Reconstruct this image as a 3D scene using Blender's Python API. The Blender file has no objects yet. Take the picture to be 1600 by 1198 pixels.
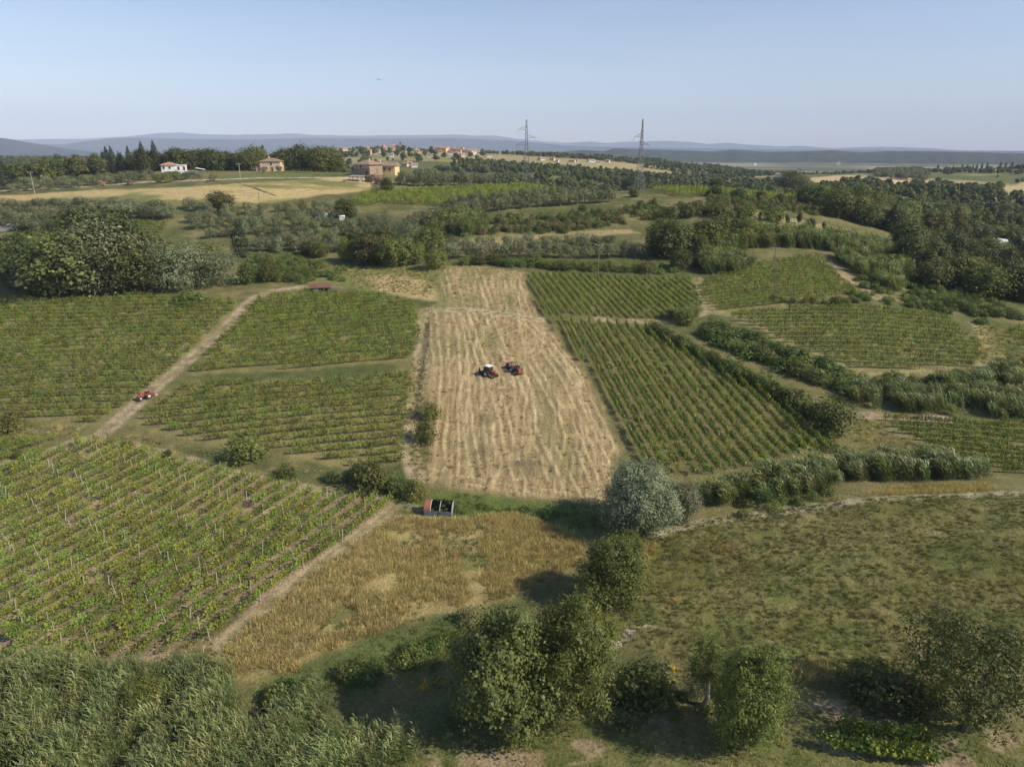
import bpy, math, random
import numpy as np
from mathutils import Vector, Matrix

# ------------------------------------------------------------------ camera, world, sun, exposure
C = bpy.context.scene.collection
SC = bpy.context.scene
FPX, W0, H0 = 1067.0, 1600.0, 1198.0
PITCH = math.radians(19.0)
CP, SP = math.cos(PITCH), math.sin(PITCH)
ZC = 50.0
cam_d = bpy.data.cameras.new('camera'); cam = bpy.data.objects.new('camera', cam_d); C.objects.link(cam)
cam.location = (0, 0, ZC); cam.rotation_euler = (math.pi/2 - PITCH, 0, 0)
cam_d.sensor_width = 36; cam_d.lens = 36*FPX/W0; cam_d.clip_start = 1; cam_d.clip_end = 90000
SC.camera = cam
SUN_EL, SUN_AZ = 37.0, 108.0        # azimuth measured clockwise from +Y (the view direction)
wd = bpy.data.worlds.new('World'); SC.world = wd; wd.use_nodes = True
nt = wd.node_tree; nt.nodes.clear()
sky = nt.nodes.new('ShaderNodeTexSky'); sky.sky_type = 'NISHITA'; sky.sun_disc = False
sky.sun_elevation = math.radians(SUN_EL); sky.sun_rotation = math.radians(SUN_AZ)
sky.altitude = 200; sky.air_density = 1.0; sky.dust_density = 0.4; sky.ozone_density = 2.8
bgn = nt.nodes.new('ShaderNodeBackground'); bgn.inputs[1].default_value = 0.085
wo = nt.nodes.new('ShaderNodeOutputWorld')
tint = nt.nodes.new('ShaderNodeMix'); tint.data_type = 'RGBA'; tint.blend_type = 'MULTIPLY'; tint.inputs[0].default_value = 1
tint.inputs[7].default_value = (1.06, .975, .98, 1); nt.links.new(sky.outputs[0], tint.inputs[6]); wtc = nt.nodes.new('ShaderNodeTexCoord'); wmp = nt.nodes.new('ShaderNodeMapping'); wmp.inputs['Scale'].default_value = (1.6, 1.6, 13); wmp.inputs['Rotation'].default_value = (.05, .08, 0)
wnz = nt.nodes.new('ShaderNodeTexNoise'); wnz.inputs['Scale'].default_value = 1.4; wnz.inputs['Detail'].default_value = 6; wmr = nt.nodes.new('ShaderNodeMapRange'); wmr.inputs[1].default_value = .42; wmr.inputs[2].default_value = .75; wmr.inputs[3].default_value = 0; wmr.inputs[4].default_value = .10
cir = nt.nodes.new('ShaderNodeMix'); cir.data_type = 'RGBA'; cir.inputs[7].default_value = (7.5, 7.6, 8.2, 1)
nt.links.new(wtc.outputs['Generated'], wmp.inputs[0]); nt.links.new(wmp.outputs[0], wnz.inputs[0]); nt.links.new(wnz.outputs[0], wmr.inputs[0]); nt.links.new(wmr.outputs[0], cir.inputs[0])
nt.links.new(tint.outputs[2], cir.inputs[6]); nt.links.new(cir.outputs[2], bgn.inputs[0]); nt.links.new(bgn.outputs[0], wo.inputs[0])
sd = bpy.data.lights.new('sun', 'SUN'); so = bpy.data.objects.new('sun', sd); C.objects.link(so)
sd.energy = 4.0; sd.angle = math.radians(0.6); sd.color = (1.0, 0.88, 0.69)
az, el = math.radians(SUN_AZ), math.radians(SUN_EL)
sdir = Vector((math.sin(az)*math.cos(el), math.cos(az)*math.cos(el), math.sin(el)))
so.rotation_euler = sdir.to_track_quat('Z', 'Y').to_euler(); so.location = (100, -50, 200)
SC.view_settings.view_transform = 'Standard'; SC.view_settings.look = 'None'
SC.view_settings.gamma = 1; SC.view_settings.use_curve_mapping = False
SC.view_settings.exposure = 0.74
cy = SC.cycles
cy.max_bounces = 5; cy.diffuse_bounces = 2; cy.glossy_bounces = 1; cy.transmission_bounces = 3
cy.volume_bounces = 2; cy.transparent_max_bounces = 6; cy.use_denoising = True
cy.use_adaptive_sampling = True; cy.adaptive_threshold = 0.01
cy.caustics_reflective = False; cy.caustics_refractive = False

rng = np.random.default_rng(7)
R = random.Random(11)

# ------------------------------------------------------------------ small helpers
def tag(o, label=None, cat=None, group=None, kind=None):
    if label: o['label'] = label
    if cat: o['category'] = cat
    if group: o['group'] = group
    if kind: o['kind'] = kind
    return o

def quad_mesh(name, V, F, mats=(), mat_idx=None, smooth=False):
    """V (n,3), F (m,k) numpy arrays"""
    V = np.asarray(V, np.float32); F = np.asarray(F, np.int32)
    me = bpy.data.meshes.new(name)
    k = F.shape[1]
    me.vertices.add(len(V)); me.vertices.foreach_set('co', V.ravel())
    me.loops.add(F.size); me.loops.foreach_set('vertex_index', F.ravel())
    me.polygons.add(len(F)); me.polygons.foreach_set('loop_start', np.arange(0, F.size, k, dtype=np.int32))
    for m in mats: me.materials.append(m)
    if mat_idx is not None: me.polygons.foreach_set('material_index', np.asarray(mat_idx, np.int32))
    if smooth: me.polygons.foreach_set('use_smooth', np.ones(len(F), bool))
    me.update(calc_edges=True); me.validate(clean_customdata=False) if False else None
    return me

class MB:
    """collects boxes, tubes, prisms into one mesh"""
    def __init__(s): s.v = []; s.f = []
    def add(s, vs, fs):
        b = len(s.v); s.v += [tuple(v) for v in vs]; s.f += [tuple(i+b for i in f) for f in fs]; return s
    def box(s, x0, x1, y0, y1, z0, z1):
        return s.add([(x0,y0,z0),(x1,y0,z0),(x1,y1,z0),(x0,y1,z0),(x0,y0,z1),(x1,y0,z1),(x1,y1,z1),(x0,y1,z1)],
                     [(0,3,2,1),(4,5,6,7),(0,1,5,4),(1,2,6,5),(2,3,7,6),(3,0,4,7)])
    def tube(s, p0, p1, r0, r1=None, n=6, cap=True):
        r1 = r0 if r1 is None else r1
        p0, p1 = Vector(p0), Vector(p1); d = (p1-p0)
        if d.length < 1e-6: return s
        q = d.to_track_quat('Z', 'Y'); vs = []
        for p, r in ((p0, r0), (p1, r1)):
            for i in range(n):
                a = 2*math.pi*i/n; vs.append(p + q @ Vector((math.cos(a)*r, math.sin(a)*r, 0)))
        fs = [(i, (i+1) % n, n+(i+1) % n, n+i) for i in range(n)]
        if cap: fs += [tuple(range(n-1, -1, -1)), tuple(range(n, 2*n))]
        return s.add(vs, fs)
    def prism(s, prof, y0, y1, axis='y'):
        """profile [(x,z)] extruded along y"""
        n = len(prof)
        vs = [(x, y0, z) for x, z in prof] + [(x, y1, z) for x, z in prof]
        if axis == 'x': vs = [(y, x, z) for x, y, z in vs]
        fs = [tuple(range(n)), tuple(range(2*n-1, n-1, -1))] + [(i, n+i, n+(i+1) % n, (i+1) % n) for i in range(n)]
        return s.add(vs, fs)
    def mesh(s, name, mat, smooth=False):
        me = bpy.data.meshes.new(name); me.from_pydata(s.v, [], s.f); me.update()
        if mat: me.materials.append(mat)
        if smooth:
            for p in me.polygons: p.use_smooth = True
        return me
    def build(s, name, mat, parent=None, smooth=False):
        o = bpy.data.objects.new(name, s.mesh(name, mat, smooth)); C.objects.link(o); o.parent = parent
        return o

def empty(name, loc=(0, 0, 0), rz=0, label=None, cat=None, group=None):
    o = bpy.data.objects.new(name, None); C.objects.link(o); o.empty_display_size = 0.5
    o.location = loc; o.rotation_euler = (0, 0, rz)
    return tag(o, label, cat, group)

# ------------------------------------------------------------------ noise
def _h(ix, iy, s):
    n = (ix.astype(np.int64)*374761393 + iy.astype(np.int64)*668265263 + s*2147483647) & 0xffffffff
    n = ((n ^ (n >> 13))*1274126177) & 0xffffffff
    return ((n ^ (n >> 16)) & 0xffffff)/float(0xffffff)
def vnoise(x, y, s=0):
    ix, iy = np.floor(x), np.floor(y); fx, fy = x-ix, y-iy
    fx = fx*fx*(3-2*fx); fy = fy*fy*(3-2*fy)
    a, b, c, d = _h(ix, iy, s), _h(ix+1, iy, s), _h(ix, iy+1, s), _h(ix+1, iy+1, s)
    return (a*(1-fx)+b*fx)*(1-fy)+(c*(1-fx)+d*fx)*fy
def fbm(x, y, s=0, o=4):
    t, a, n = 0, 0.5, 0
    for i in range(o):
        t = t + a*vnoise(x, y, s+i*17); n += a; a *= 0.5; x = x*2.03+11.3; y = y*2.03+5.7
    return t/n          # 0..1
def sstep(a, b, x):
    t = np.clip((x-a)/(b-a), 0, 1); return t*t*(3-2*t)

# ------------------------------------------------------------------ terrain height
def tanv(v):
    y = (H0/2-v)/FPX
    return (SP-y*CP)/(CP+y*SP)
PROF = {  # picture column -> (forward distance, height)
 -250: [(20,0),(60,0),(110,3),(140,8),(172,13),(200,15.5),(240,19),(262,22),(300,27),(330,31),(350,32),(400,31),(600,24),(1300,26),(1800,8),(2500,-20)],
 0:    [(20,0),(60,0),(85,.8),(110,3),(140,8.5),(172,13.5),(200,16),(240,20),(262,24),(300,29.5),(330,33),(350,34.2),(400,33),(600,25),(1300,30),(1800,8),(2500,-20)],
 270:  [(20,0),(50,0),(75,.4),(100,2),(110,3.5),(140,9),(170,14),(190,16.5),(215,19.5),(245,24),(265,28.5),(290,32),(320,35.2),(345,37),(370,39),(390,38.6),(450,34),(800,22),(1300,32),(1800,8),(2500,-20)],
 450:  [(60,.3),(92,1.2),(110,4),(140,9),(170,14),(200,17),(225,20),(255,25),(280,29),(310,34),(340,37.3),(360,38.8),(385,38.6),(450,31),(700,22),(1250,40),(1800,8),(2500,-20)],
 600:  [(20,0),(50,0),(70,0),(90,.6),(110,4),(140,9),(170,14),(200,17.5),(225,20),(255,24),(280,28),(310,32),(335,34.8),(355,37.2),(380,37),(450,27),(700,22),(1200,45.5),(1300,47),(1400,44),(1800,8),(2500,-20)],
 700:  [(310,32),(335,33.8),(355,34.4),(385,33),(450,22),(700,22),(1300,43.5),(1800,8)],
 800:  [(20,0),(50,0),(70,-.2),(88,.2),(100,2),(134,8),(168,13.5),(196,18),(215,20),(235,22),(270,26.5),(300,30),(330,32.5),(350,32.5),(380,28),(450,22),(700,22),(900,26),(1350,38.5),(1800,8),(2500,-20)],
 940:  [(450,20),(700,17),(1350,34),(1800,5)],
 1070: [(20,.5),(50,.5),(70,.2),(88,.4),(110,3),(140,7.5),(165,11.5),(180,13.5),(200,17),(220,20),(240,23),(270,27.5),(300,30.5),(340,32.5),(380,28),(450,20),(700,12),(1000,15),(1400,24),(1800,2),(2500,-20)],
 1200: [(700,9),(1300,5),(1800,-10)],
 1340: [(20,1.5),(60,1),(84,2.5),(92,2.6),(102,1.2),(120,4),(140,8),(165,12.5),(185,15),(205,17),(230,18.5),(260,20),(300,23),(340,24.5),(400,19),(600,12),(900,17.5),(1000,18),(1300,0),(1800,-12),(2500,-20)],
 1600: [(20,2),(50,1),(84,4),(102,2.2),(120,4),(150,8),(180,10),(220,9),(300,6),(400,5),(550,7),(700,10),(900,16),(1050,20),(1300,5),(1800,-12),(2500,-20)],
 1850: [(20,2),(50,1.5),(84,4.5),(102,3),(120,4),(150,7),(180,8),(300,4),(550,7),(900,16),(1050,20),(1300,5),(2500,-20)],
}
def xofu(u, Y, z): return (u-W0/2)/FPX*(Y*CP+(ZC-z)*SP)
cx, cyy, cz = [], [], []
for u, L in PROF.items():
    for Y, z in L: cx.append(xofu(u, Y, z)); cyy.append(Y); cz.append(z)
cx, cyy, cz = map(np.array, (cx, cyy, cz))
def ab(x, y):
    r = np.hypot(x, y); return np.arctan2(x, y)*3.2, np.log(np.maximum(r, 15))*1.6
ca, cb = ab(cx, cyy)
def tps_k(d2): return d2*np.log(np.maximum(d2, 1e-12))*0.5
n = len(ca)
K = tps_k((ca[:, None]-ca)**2+(cb[:, None]-cb)**2)+np.eye(n)*2e-3
P = np.c_[np.ones(n), ca, cb]
A = np.block([[K, P], [P.T, np.zeros((3, 3))]])
wts = np.linalg.solve(A, np.r_[cz, 0, 0, 0])
GA = np.linspace(-3.6, 3.6, 420); GB = np.linspace(math.log(15)*1.6, math.log(3200)*1.6, 560)
gb, ga = np.meshgrid(GB, GA)
G = wts[n]+wts[n+1]*ga+wts[n+2]*gb
for i in range(n): G += wts[i]*tps_k((ga-ca[i])**2+(gb-cb[i])**2)
def hgt(x, y):
    x = np.asarray(x, float); y = np.asarray(y, float)
    a, b = ab(x, y); r = np.hypot(x, y)
    fi = np.clip((a-GA[0])/(GA[1]-GA[0]), 0, len(GA)-1.001); fj = np.clip((b-GB[0])/(GB[1]-GB[0]), 0, len(GB)-1.001)
    i, j = fi.astype(int), fj.astype(int); fi, fj = fi-i, fj-j
    z = (G[i, j]*(1-fi)+G[i+1, j]*fi)*(1-fj)+(G[i, j+1]*(1-fi)+G[i+1, j+1]*fi)*fj
    z = z+(fbm(x/23, y/23, 3, 3)-.5)*0.9*sstep(40, 90, r)*(1-sstep(240, 330, r))
    far = sstep(380, 600, r)*(1-sstep(1900, 2500, r))
    z = z+(fbm(x/150, y/150, 9, 4)-.5)*9*far
    w = sstep(2100, 2600, r)
    return z*(1-w)+w*(-20+(fbm(x/900, y/900, 5, 3)-.5)*6)
YS = np.geomspace(22, 6000, 900)
def at(u, v):
    """where the line of sight through a picture point meets the ground (used only to survey positions)"""
    t = tanv(v); z = ZC-t*YS; x = xofu(u, YS, z)
    d = z-hgt(x, YS); k = np.argmax(d < 0)
    if d[k] >= 0: k = len(YS)-1
    lo, hi = YS[max(k-1, 0)], YS[k]
    for _ in range(18):
        m = (lo+hi)/2; zz = ZC-t*m
        if zz-float(hgt(xofu(u, m, zz), m)) < 0: hi = m
        else: lo = m
    zz = float(hgt(xofu(u, hi, ZC-t*hi), hi))
    return Vector((xofu(u, hi, ZC-t*hi), hi, zz))
def atY(u, Y):
    z = 20.0
    for _ in range(4): z = float(hgt(xofu(u, Y, z), Y))
    return Vector((xofu(u, Y, z), Y, z))
def proj(x, y, z):
    dz = z-ZC; dep = y*CP-dz*SP; up = y*SP+dz*CP
    return W0/2+FPX*x/dep, H0/2-FPX*up/dep
def mpp(p): return (p.y*CP+(ZC-p.z)*SP)/FPX     # metres per picture pixel

def wpoly(pts): return np.array([at(u, v)[:2] for u, v in pts])
def sdf(px, py, poly):
    """signed distance to a world polygon, positive inside"""
    d2 = np.full(px.shape, 1e18); ins = np.zeros(px.shape, bool)
    for i in range(len(poly)):
        ax, ay = poly[i]; bx, by = poly[(i+1) % len(poly)]
        ex, ey = bx-ax, by-ay; wx, wy = px-ax, py-ay
        t = np.clip((wx*ex+wy*ey)/(ex*ex+ey*ey+1e-9), 0, 1)
        d2 = np.minimum(d2, (wx-t*ex)**2+(wy-t*ey)**2)
        c = (ay > py) != (by > py)
        ins ^= c & (px < (bx-ax)*(py-ay)/(by-ay+1e-12)+ax)
    d = np.sqrt(d2); return np.where(ins, d, -d)
def sdl(px, py, line):
    d2 = np.full(px.shape, 1e18)
    for i in range(len(line)-1):
        ax, ay = line[i]; bx, by = line[i+1]
        ex, ey = bx-ax, by-ay; wx, wy = px-ax, py-ay
        t = np.clip((wx*ex+wy*ey)/(ex*ex+ey*ey+1e-9), 0, 1)
        d2 = np.minimum(d2, (wx-t*ex)**2+(wy-t*ey)**2)
    return np.sqrt(d2)

# ------------------------------------------------------------------ field outlines (surveyed picture points)
VINE = {
 'A': dict(p=[(-60,752),(0,738),(110,694),(170,692),(330,732),(480,766),(612,785),(590,812),(440,925),(330,1003),(260,1022),(130,1036),(-60,1052)],
           d=((330,1000),(612,787)), sp=2.35, st=0.8, gap=.97, soil=(.30,.225,.145), soilw=.75),
 'A2': dict(p=[(-60,690),(0,688),(100,688),(0,724),(-60,738)], d=((0,715),(90,690)), sp=1.98, st=1.0, gap=.85, soil=(.15,.14,.06), soilw=.4),
 'B': dict(p=[(-60,474),(120,468),(230,464),(340,470),(375,474),(335,513),(285,562),(212,622),(150,663),(0,652),(-60,654)],
           d=((0,600),(250,590)), sp=2.35, st=1.0, gap=.97, soil=(.21,.185,.085), soilw=.5),
 'C1': dict(p=[(405,468),(480,458),(600,462),(650,478),(656,530),(642,560),(500,575),(305,583),(335,545)],
           d=((330,545),(650,520)), sp=2.3, st=.95, gap=.97, soil=(.20,.18,.08), soilw=.4),
 'C2': dict(p=[(290,606),(480,596),(640,582),(642,650),(632,722),(560,733),(480,714),(330,692),(215,662),(240,636)],
           d=((260,620),(640,588)), sp=2.35, st=1.0, gap=.97, soil=(.23,.195,.09), soilw=.6),
 'D': dict(p=[(824,430),(900,432),(1080,438),(1098,478),(1045,498),(940,495),(848,494)],
           d=((947,440),(1000,495)), sp=1.85, st=1.0, gap=.97, soil=(.12,.125,.045), soilw=.3),
 'E': dict(p=[(856,500),(950,506),(1010,512),(1100,563),(1200,618),(1245,652),(1290,700),(1190,727),(1080,748),(1000,720),(974,690),(944,620),(918,580),(896,548)],
           d=((915,572),(990,717)), sp=2.1, st=1.0, gap=.90, soil=(.155,.14,.06), soilw=.5),
 'F': dict(p=[(1092,445),(1160,418),(1280,400),(1308,430),(1345,462),(1240,474),(1125,486),(1098,470)],
           d=((1110,475),(1300,455)), sp=2.3, st=1.0, gap=.96, soil=(.20,.18,.075), soilw=.6),
 'G': dict(p=[(1130,493),(1230,484),(1350,480),(1478,497),(1530,542),(1528,572),(1400,580),(1330,577),(1250,545)],
           d=((1200,520),(1500,530)), sp=2.3, st=1.0, gap=.97, soil=(.19,.175,.08), soilw=.5),
 'H': dict(p=[(1375,657),(1480,657),(1660,665),(1660,752),(1560,737),(1480,712)],
           d=((1400,665),(1600,680)), sp=2.2, st=.95, gap=.97, soil=(.14,.13,.055), soilw=.4),
 'I': dict(p=[(1568,517),(1660,512),(1660,552),(1590,540)], d=((1568,520),(1650,525)), sp=2.4, st=1.0, gap=.95, soil=(.14,.13,.05), soilw=.4),
 'J': dict(p=[(690,297),(800,293),(930,294),(935,299),(840,302),(760,318),(700,324),(600,318),(545,326),(560,306),(620,300)],
           d=((640,322),(760,296)), sp=2.8, st=1.6, gap=.97, soil=(.13,.135,.05), soilw=.4),
 'K': dict(p=[(1010,298),(1100,297),(1200,305),(1290,313),(1300,322),(1200,316),(1060,308)],
           d=((1010,299),(1300,305)), sp=2.8, st=1.6, gap=.97, soil=(.15,.14,.055), soilw=.4),
 'L': dict(p=[(190,346),(262,348),(250,372),(215,368),(150,356)], d=((180,352),(262,356)), sp=2.6, st=1.2, gap=.9, soil=(.12,.12,.045), soilw=.3),
}
for k, f in VINE.items():
    f['w'] = wpoly(f['p']); a, b = at(*f['d'][0]), at(*f['d'][1]); f['dir'] = (b-a).to_2d().normalized()
STRAW = wpoly([(687,416),(740,413),(820,426),(846,497),(880,540),(914,582),(942,650),(968,700),(958,760),(945,786),(850,778),(750,766),(664,750),(672,700),(664,640),(668,560),(664,484),(688,474)])
DRY = wpoly([(628,808),(700,812),(800,802),(880,826),(918,845),(905,880),(850,905),(800,930),(740,952),(690,960),(600,985),(520,1015),(430,1062),(365,1050),(352,1010),(480,905),(590,824)])
MEADOW = wpoly([(1005,845),(1100,812),(1300,785),(1450,774),(1560,770),(1680,775),(1680,1085),(1320,1068),(1180,1060),(1060,1030),(960,1000),(985,900)])
GREENSTRIP = wpoly([(600,775),(700,770),(850,785),(930,790),(960,830),(900,830),(800,800),(720,808),(640,800)])
SCRUB = wpoly([(430,1060),(600,995),(700,960),(760,960),(740,1040),(600,1060),(480,1100),(390,1085)])
YARD = wpoly([(560,1200),(640,1165),(760,1130),(900,1105),(1060,1120),(1080,1160),(1200,1090),(1330,1090),(1420,1120),(1600,1150),(1680,1230),(540,1230)])
GOLD = wpoly([(-60,312),(0,306),(150,297),(300,292),(440,283),(540,276),(590,280),(596,292),(560,300),(500,306),(420,318),(330,326),(250,322),(150,315),(0,322),(-60,325)])
LAWN = wpoly([(340,275),(420,270),(490,272),(480,278),(340,281)])
WHEAT = wpoly([(560,432),(640,430),(680,445),(684,470),(640,468),(590,455)])
GREENM = wpoly([(500,412),(560,408),(680,418),(684,470),(600,460),(520,445),(470,430)])
TANB = wpoly([(700,378),(800,368),(900,362),(985,358),(1000,364),(900,374),(800,382),(700,392)])
BANKR = wpoly([(1170,330),(1260,345),(1330,360),(1300,372),(1200,372),(1160,355)])
ROADS = [  # polyline, half width m, colour, softness
 ([(152,684),(215,630),(300,558),(360,504),(396,466),(425,454),(475,449)], 1.6, (.36,.29,.20)),
 ([(-40,738),(60,712),(112,690),(152,684),(180,690),(260,708),(380,742),(480,762),(600,776),(650,795)], 1.0, (.31,.26,.17)),
 ([(616,792),(520,862),(440,930),(345,1006)], 1.1, (.34,.28,.17)),
 ([(-60,300),(0,298),(130,292),(250,283.5),(340,281),(500,277.5),(560,278.5),(600,292)], 1.8, (.46,.42,.36)),
 ([(250,284),(275,277),(290,276)], 3.0, (.46,.42,.36)),
 ([(362,283),(400,295),(430,306)], .8, (.10,.085,.06)),
 ([(880,350),(960,336),(1010,322),(1100,322),(1240,347),(1330,362)], 1.5, (.36,.28,.19)),
 ([(1090,436),(1110,486),(1180,500),(1250,545),(1330,580),(1400,583),(1530,578),(1560,560),(1530,510)], 1.6, (.27,.235,.115)),
 ([(935,498),(1050,503),(1105,488)], 1.3, (.34,.27,.18)),
 ([(1012,838),(1100,815),(1200,802),(1330,783),(1420,775),(1570,770),(1640,775)], .9, (.33,.30,.20)),
 ([(1280,400),(1320,430),(1380,470)], 1.8, (.34,.26,.17)),
 ([(1370,658),(1440,690),(1480,715),(1560,740),(1600,760)], 1.3, (.20,.19,.09)),
 ([(1340,648),(1400,652),(1480,655)], 1.2, (.36,.27,.22)),
 ([(664,484),(740,484),(846,500)], 1.2, (.42,.34,.23)),
 ([(662,484),(657,560),(646,640),(641,700),(652,748)], 1.5, (.37,.30,.19)), ([(668,505),(662,560),(655,610),(652,655)], .55, (.085,.075,.045)),
 ([(990,984),(1000,978),(1030,974)], .3, (.42,.35,.27)),
 ([(950,1010),(975,1000),(985,985)], .7, (.42,.35,.27)),
 ([(1210,1098),(1330,1100),(1400,1110)], .5, (.30,.25,.15)),
]
for r_ in ROADS: r_ += (np.array([at(*p)[:2] for p in r_[0]]),) if False else ()
ROADS = [(np.array([at(*p)[:2] for p in l]), w, c) for l, w, c in ROADS]

# ------------------------------------------------------------------ materials
def nmat(name):
    m = bpy.data.materials.new(name); m.use_nodes = True; t = m.node_tree; t.nodes.clear()
    return m, t, t.nodes.new('ShaderNodeOutputMaterial')
def N(t, kind, **kw):
    nd = t.nodes.new(kind)
    for k, v in kw.items(): setattr(nd, k, v)
    return nd
def simple(name, col, rough=.7, var=.15, scale=2.0, metal=0, bump=0, stain=None):
    m, t, out = nmat(name)
    p = N(t, 'ShaderNodeBsdfPrincipled'); p.inputs['Roughness'].default_value = rough; p.inputs['Metallic'].default_value = metal
    tc = N(t, 'ShaderNodeTexCoord'); nz = N(t, 'ShaderNodeTexNoise'); nz.inputs['Scale'].default_value = scale; nz.inputs['Detail'].default_value = 5
    t.links.new(tc.outputs['Object'], nz.inputs[0])
    rp = N(t, 'ShaderNodeValToRGB'); rp.color_ramp.elements[0].position = .3; rp.color_ramp.elements[1].position = .7
    b = stain if stain else tuple(c*(1-var) for c in col)
    rp.color_ramp.elements[0].color = (*b, 1); rp.color_ramp.elements[1].color = (*[min(1, c*(1+var)) for c in col], 1)
    t.links.new(nz.outputs[0], rp.inputs[0]); t.links.new(rp.outputs[0], p.inputs['Base Color'])
    if bump:
        bp = N(t, 'ShaderNodeBump'); bp.inputs['Strength'].default_value = bump; bp.inputs['Distance'].default_value = .05
        t.links.new(nz.outputs[0], bp.inputs['Height']); t.links.new(bp.outputs[0], p.inputs['Normal'])
    t.links.new(p.outputs[0], out.inputs[0]); return m
def leafmat(name, c1, c2, trans=.25, scale=1.2, huevar=.035, valvar=.35, spec=.25, rough=.55):
    m, t, out = nmat(name)
    tc = N(t, 'ShaderNodeTexCoord'); oi = N(t, 'ShaderNodeObjectInfo')
    nz = N(t, 'ShaderNodeTexNoise'); nz.inputs['Scale'].default_value = scale; nz.inputs['Detail'].default_value = 3
    t.links.new(tc.outputs['Object'], nz.inputs[0])
    rp = N(t, 'ShaderNodeValToRGB'); rp.color_ramp.elements[0].position = .35; rp.color_ramp.elements[1].position = .65
    rp.color_ramp.elements[0].color = (*c1, 1); rp.color_ramp.elements[1].color = (*c2, 1)
    t.links.new(nz.outputs[0], rp.inputs[0])
    hs = N(t, 'ShaderNodeHueSaturation')
    mr = N(t, 'ShaderNodeMapRange'); mr.inputs[3].default_value = .5-huevar; mr.inputs[4].default_value = .5+huevar
    t.links.new(oi.outputs['Random'], mr.inputs[0]); t.links.new(mr.outputs[0], hs.inputs['Hue'])
    ml = N(t, 'ShaderNodeMath', operation='MULTIPLY'); ml.inputs[1].default_value = 7.31
    fr = N(t, 'ShaderNodeMath', operation='FRACT'); t.links.new(oi.outputs['Random'], ml.inputs[0]); t.links.new(ml.outputs[0], fr.inputs[0])
    mv = N(t, 'ShaderNodeMapRange'); mv.inputs[3].default_value = 1-valvar; mv.inputs[4].default_value = 1+valvar
    t.links.new(fr.outputs[0], mv.inputs[0]); t.links.new(mv.outputs[0], hs.inputs['Value'])
    t.links.new(rp.outputs[0], hs.inputs['Color'])
    p = N(t, 'ShaderNodeBsdfPrincipled'); p.inputs['Roughness'].default_value = rough; p.inputs['Specular IOR Level'].default_value = spec
    t.links.new(hs.outputs[0], p.inputs['Base Color'])
    tr = N(t, 'ShaderNodeBsdfTranslucent')
    mc = N(t, 'ShaderNodeMix', data_type='RGBA', blend_type='MULTIPLY'); mc.inputs[0].default_value = 1
    t.links.new(hs.outputs[0], mc.inputs[6]); mc.inputs[7].default_value = (1.3, 1.35, .55, 1); t.links.new(mc.outputs[2], tr.inputs[0])
    mx = N(t, 'ShaderNodeMixShader'); mx.inputs[0].default_value = trans
    t.links.new(p.outputs[0], mx.inputs[1]); t.links.new(tr.outputs[0], mx.inputs[2]); t.links.new(mx.outputs[0], out.inputs[0])
    return m
M = {}
M['oak'] = leafmat('oak_leaves', (.055,.072,.02), (.135,.152,.045))
M['robinia'] = leafmat('robinia_leaves', (.066,.088,.02), (.155,.175,.042), trans=.22, huevar=.015)
M['willow'] = leafmat('silver_willow_leaves', (.125,.15,.082), (.23,.255,.155), trans=.15, spec=.3)
M['olive'] = leafmat('olive_leaves', (.095,.11,.052), (.19,.205,.11), trans=.12, spec=.3)
M['cypress'] = leafmat('cypress_needles', (.025,.036,.018), (.045,.058,.026), trans=.05, huevar=.015)
M['pine'] = leafmat('pine_needles', (.03,.045,.022), (.05,.065,.03), trans=.05)
M['poplar'] = leafmat('poplar_leaves', (.07,.09,.03), (.12,.14,.045))
M['bush'] = leafmat('bush_leaves', (.066,.09,.022), (.155,.18,.045))
M['broom'] = leafmat('dry_bush_leaves', (.11,.10,.045), (.17,.155,.065))
M['bramble'] = leafmat('bramble_leaves', (.07,.105,.024), (.15,.195,.05), trans=.3, scale=.6)
M['oleander'] = leafmat('oleander_flowers', (.08,.10,.04), (.45,.22,.24), trans=.1, scale=2.5)
M['reed'] = leafmat('reed_leaves', (.11,.14,.042), (.25,.28,.105), trans=.25, scale=.6, spec=.4, rough=.45)
M['vine'] = leafmat('vine_leaves', (.115,.158,.022), (.235,.285,.05), trans=.28, scale=2.5, valvar=.38)
M['drygrass'] = leafmat('dry_grass_blades', (.38,.31,.145), (.52,.43,.215), trans=.25, scale=3)
M['straw'] = leafmat('straw_stalks', (.36,.275,.16), (.50,.40,.25), trans=.15, scale=3)
M['grass'] = leafmat('green_grass_blades', (.12,.14,.04), (.20,.215,.07), trans=.3, scale=3)
M['sage'] = leafmat('grey_green_weeds', (.13,.135,.06), (.21,.21,.10), trans=.2, scale=3)
M['yellow'] = leafmat('yellow_flowers', (.45,.33,.03), (.6,.45,.05), trans=.2, scale=3)
M['poppy'] = leafmat('red_flowers', (.40,.10,.03), (.5,.16,.05), trans=.2, scale=3)
M['bark'] = simple('bark', (.13,.11,.085), .9, .35, 6, bump=.5)
M['greybark'] = simple('grey_bark', (.22,.20,.17), .9, .3, 6, bump=.5)
M['post'] = simple('weathered_concrete', (.36,.35,.31), .85, .2, 5)
M['wood'] = simple('old_wood', (.20,.16,.12), .85, .3, 8)

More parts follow.
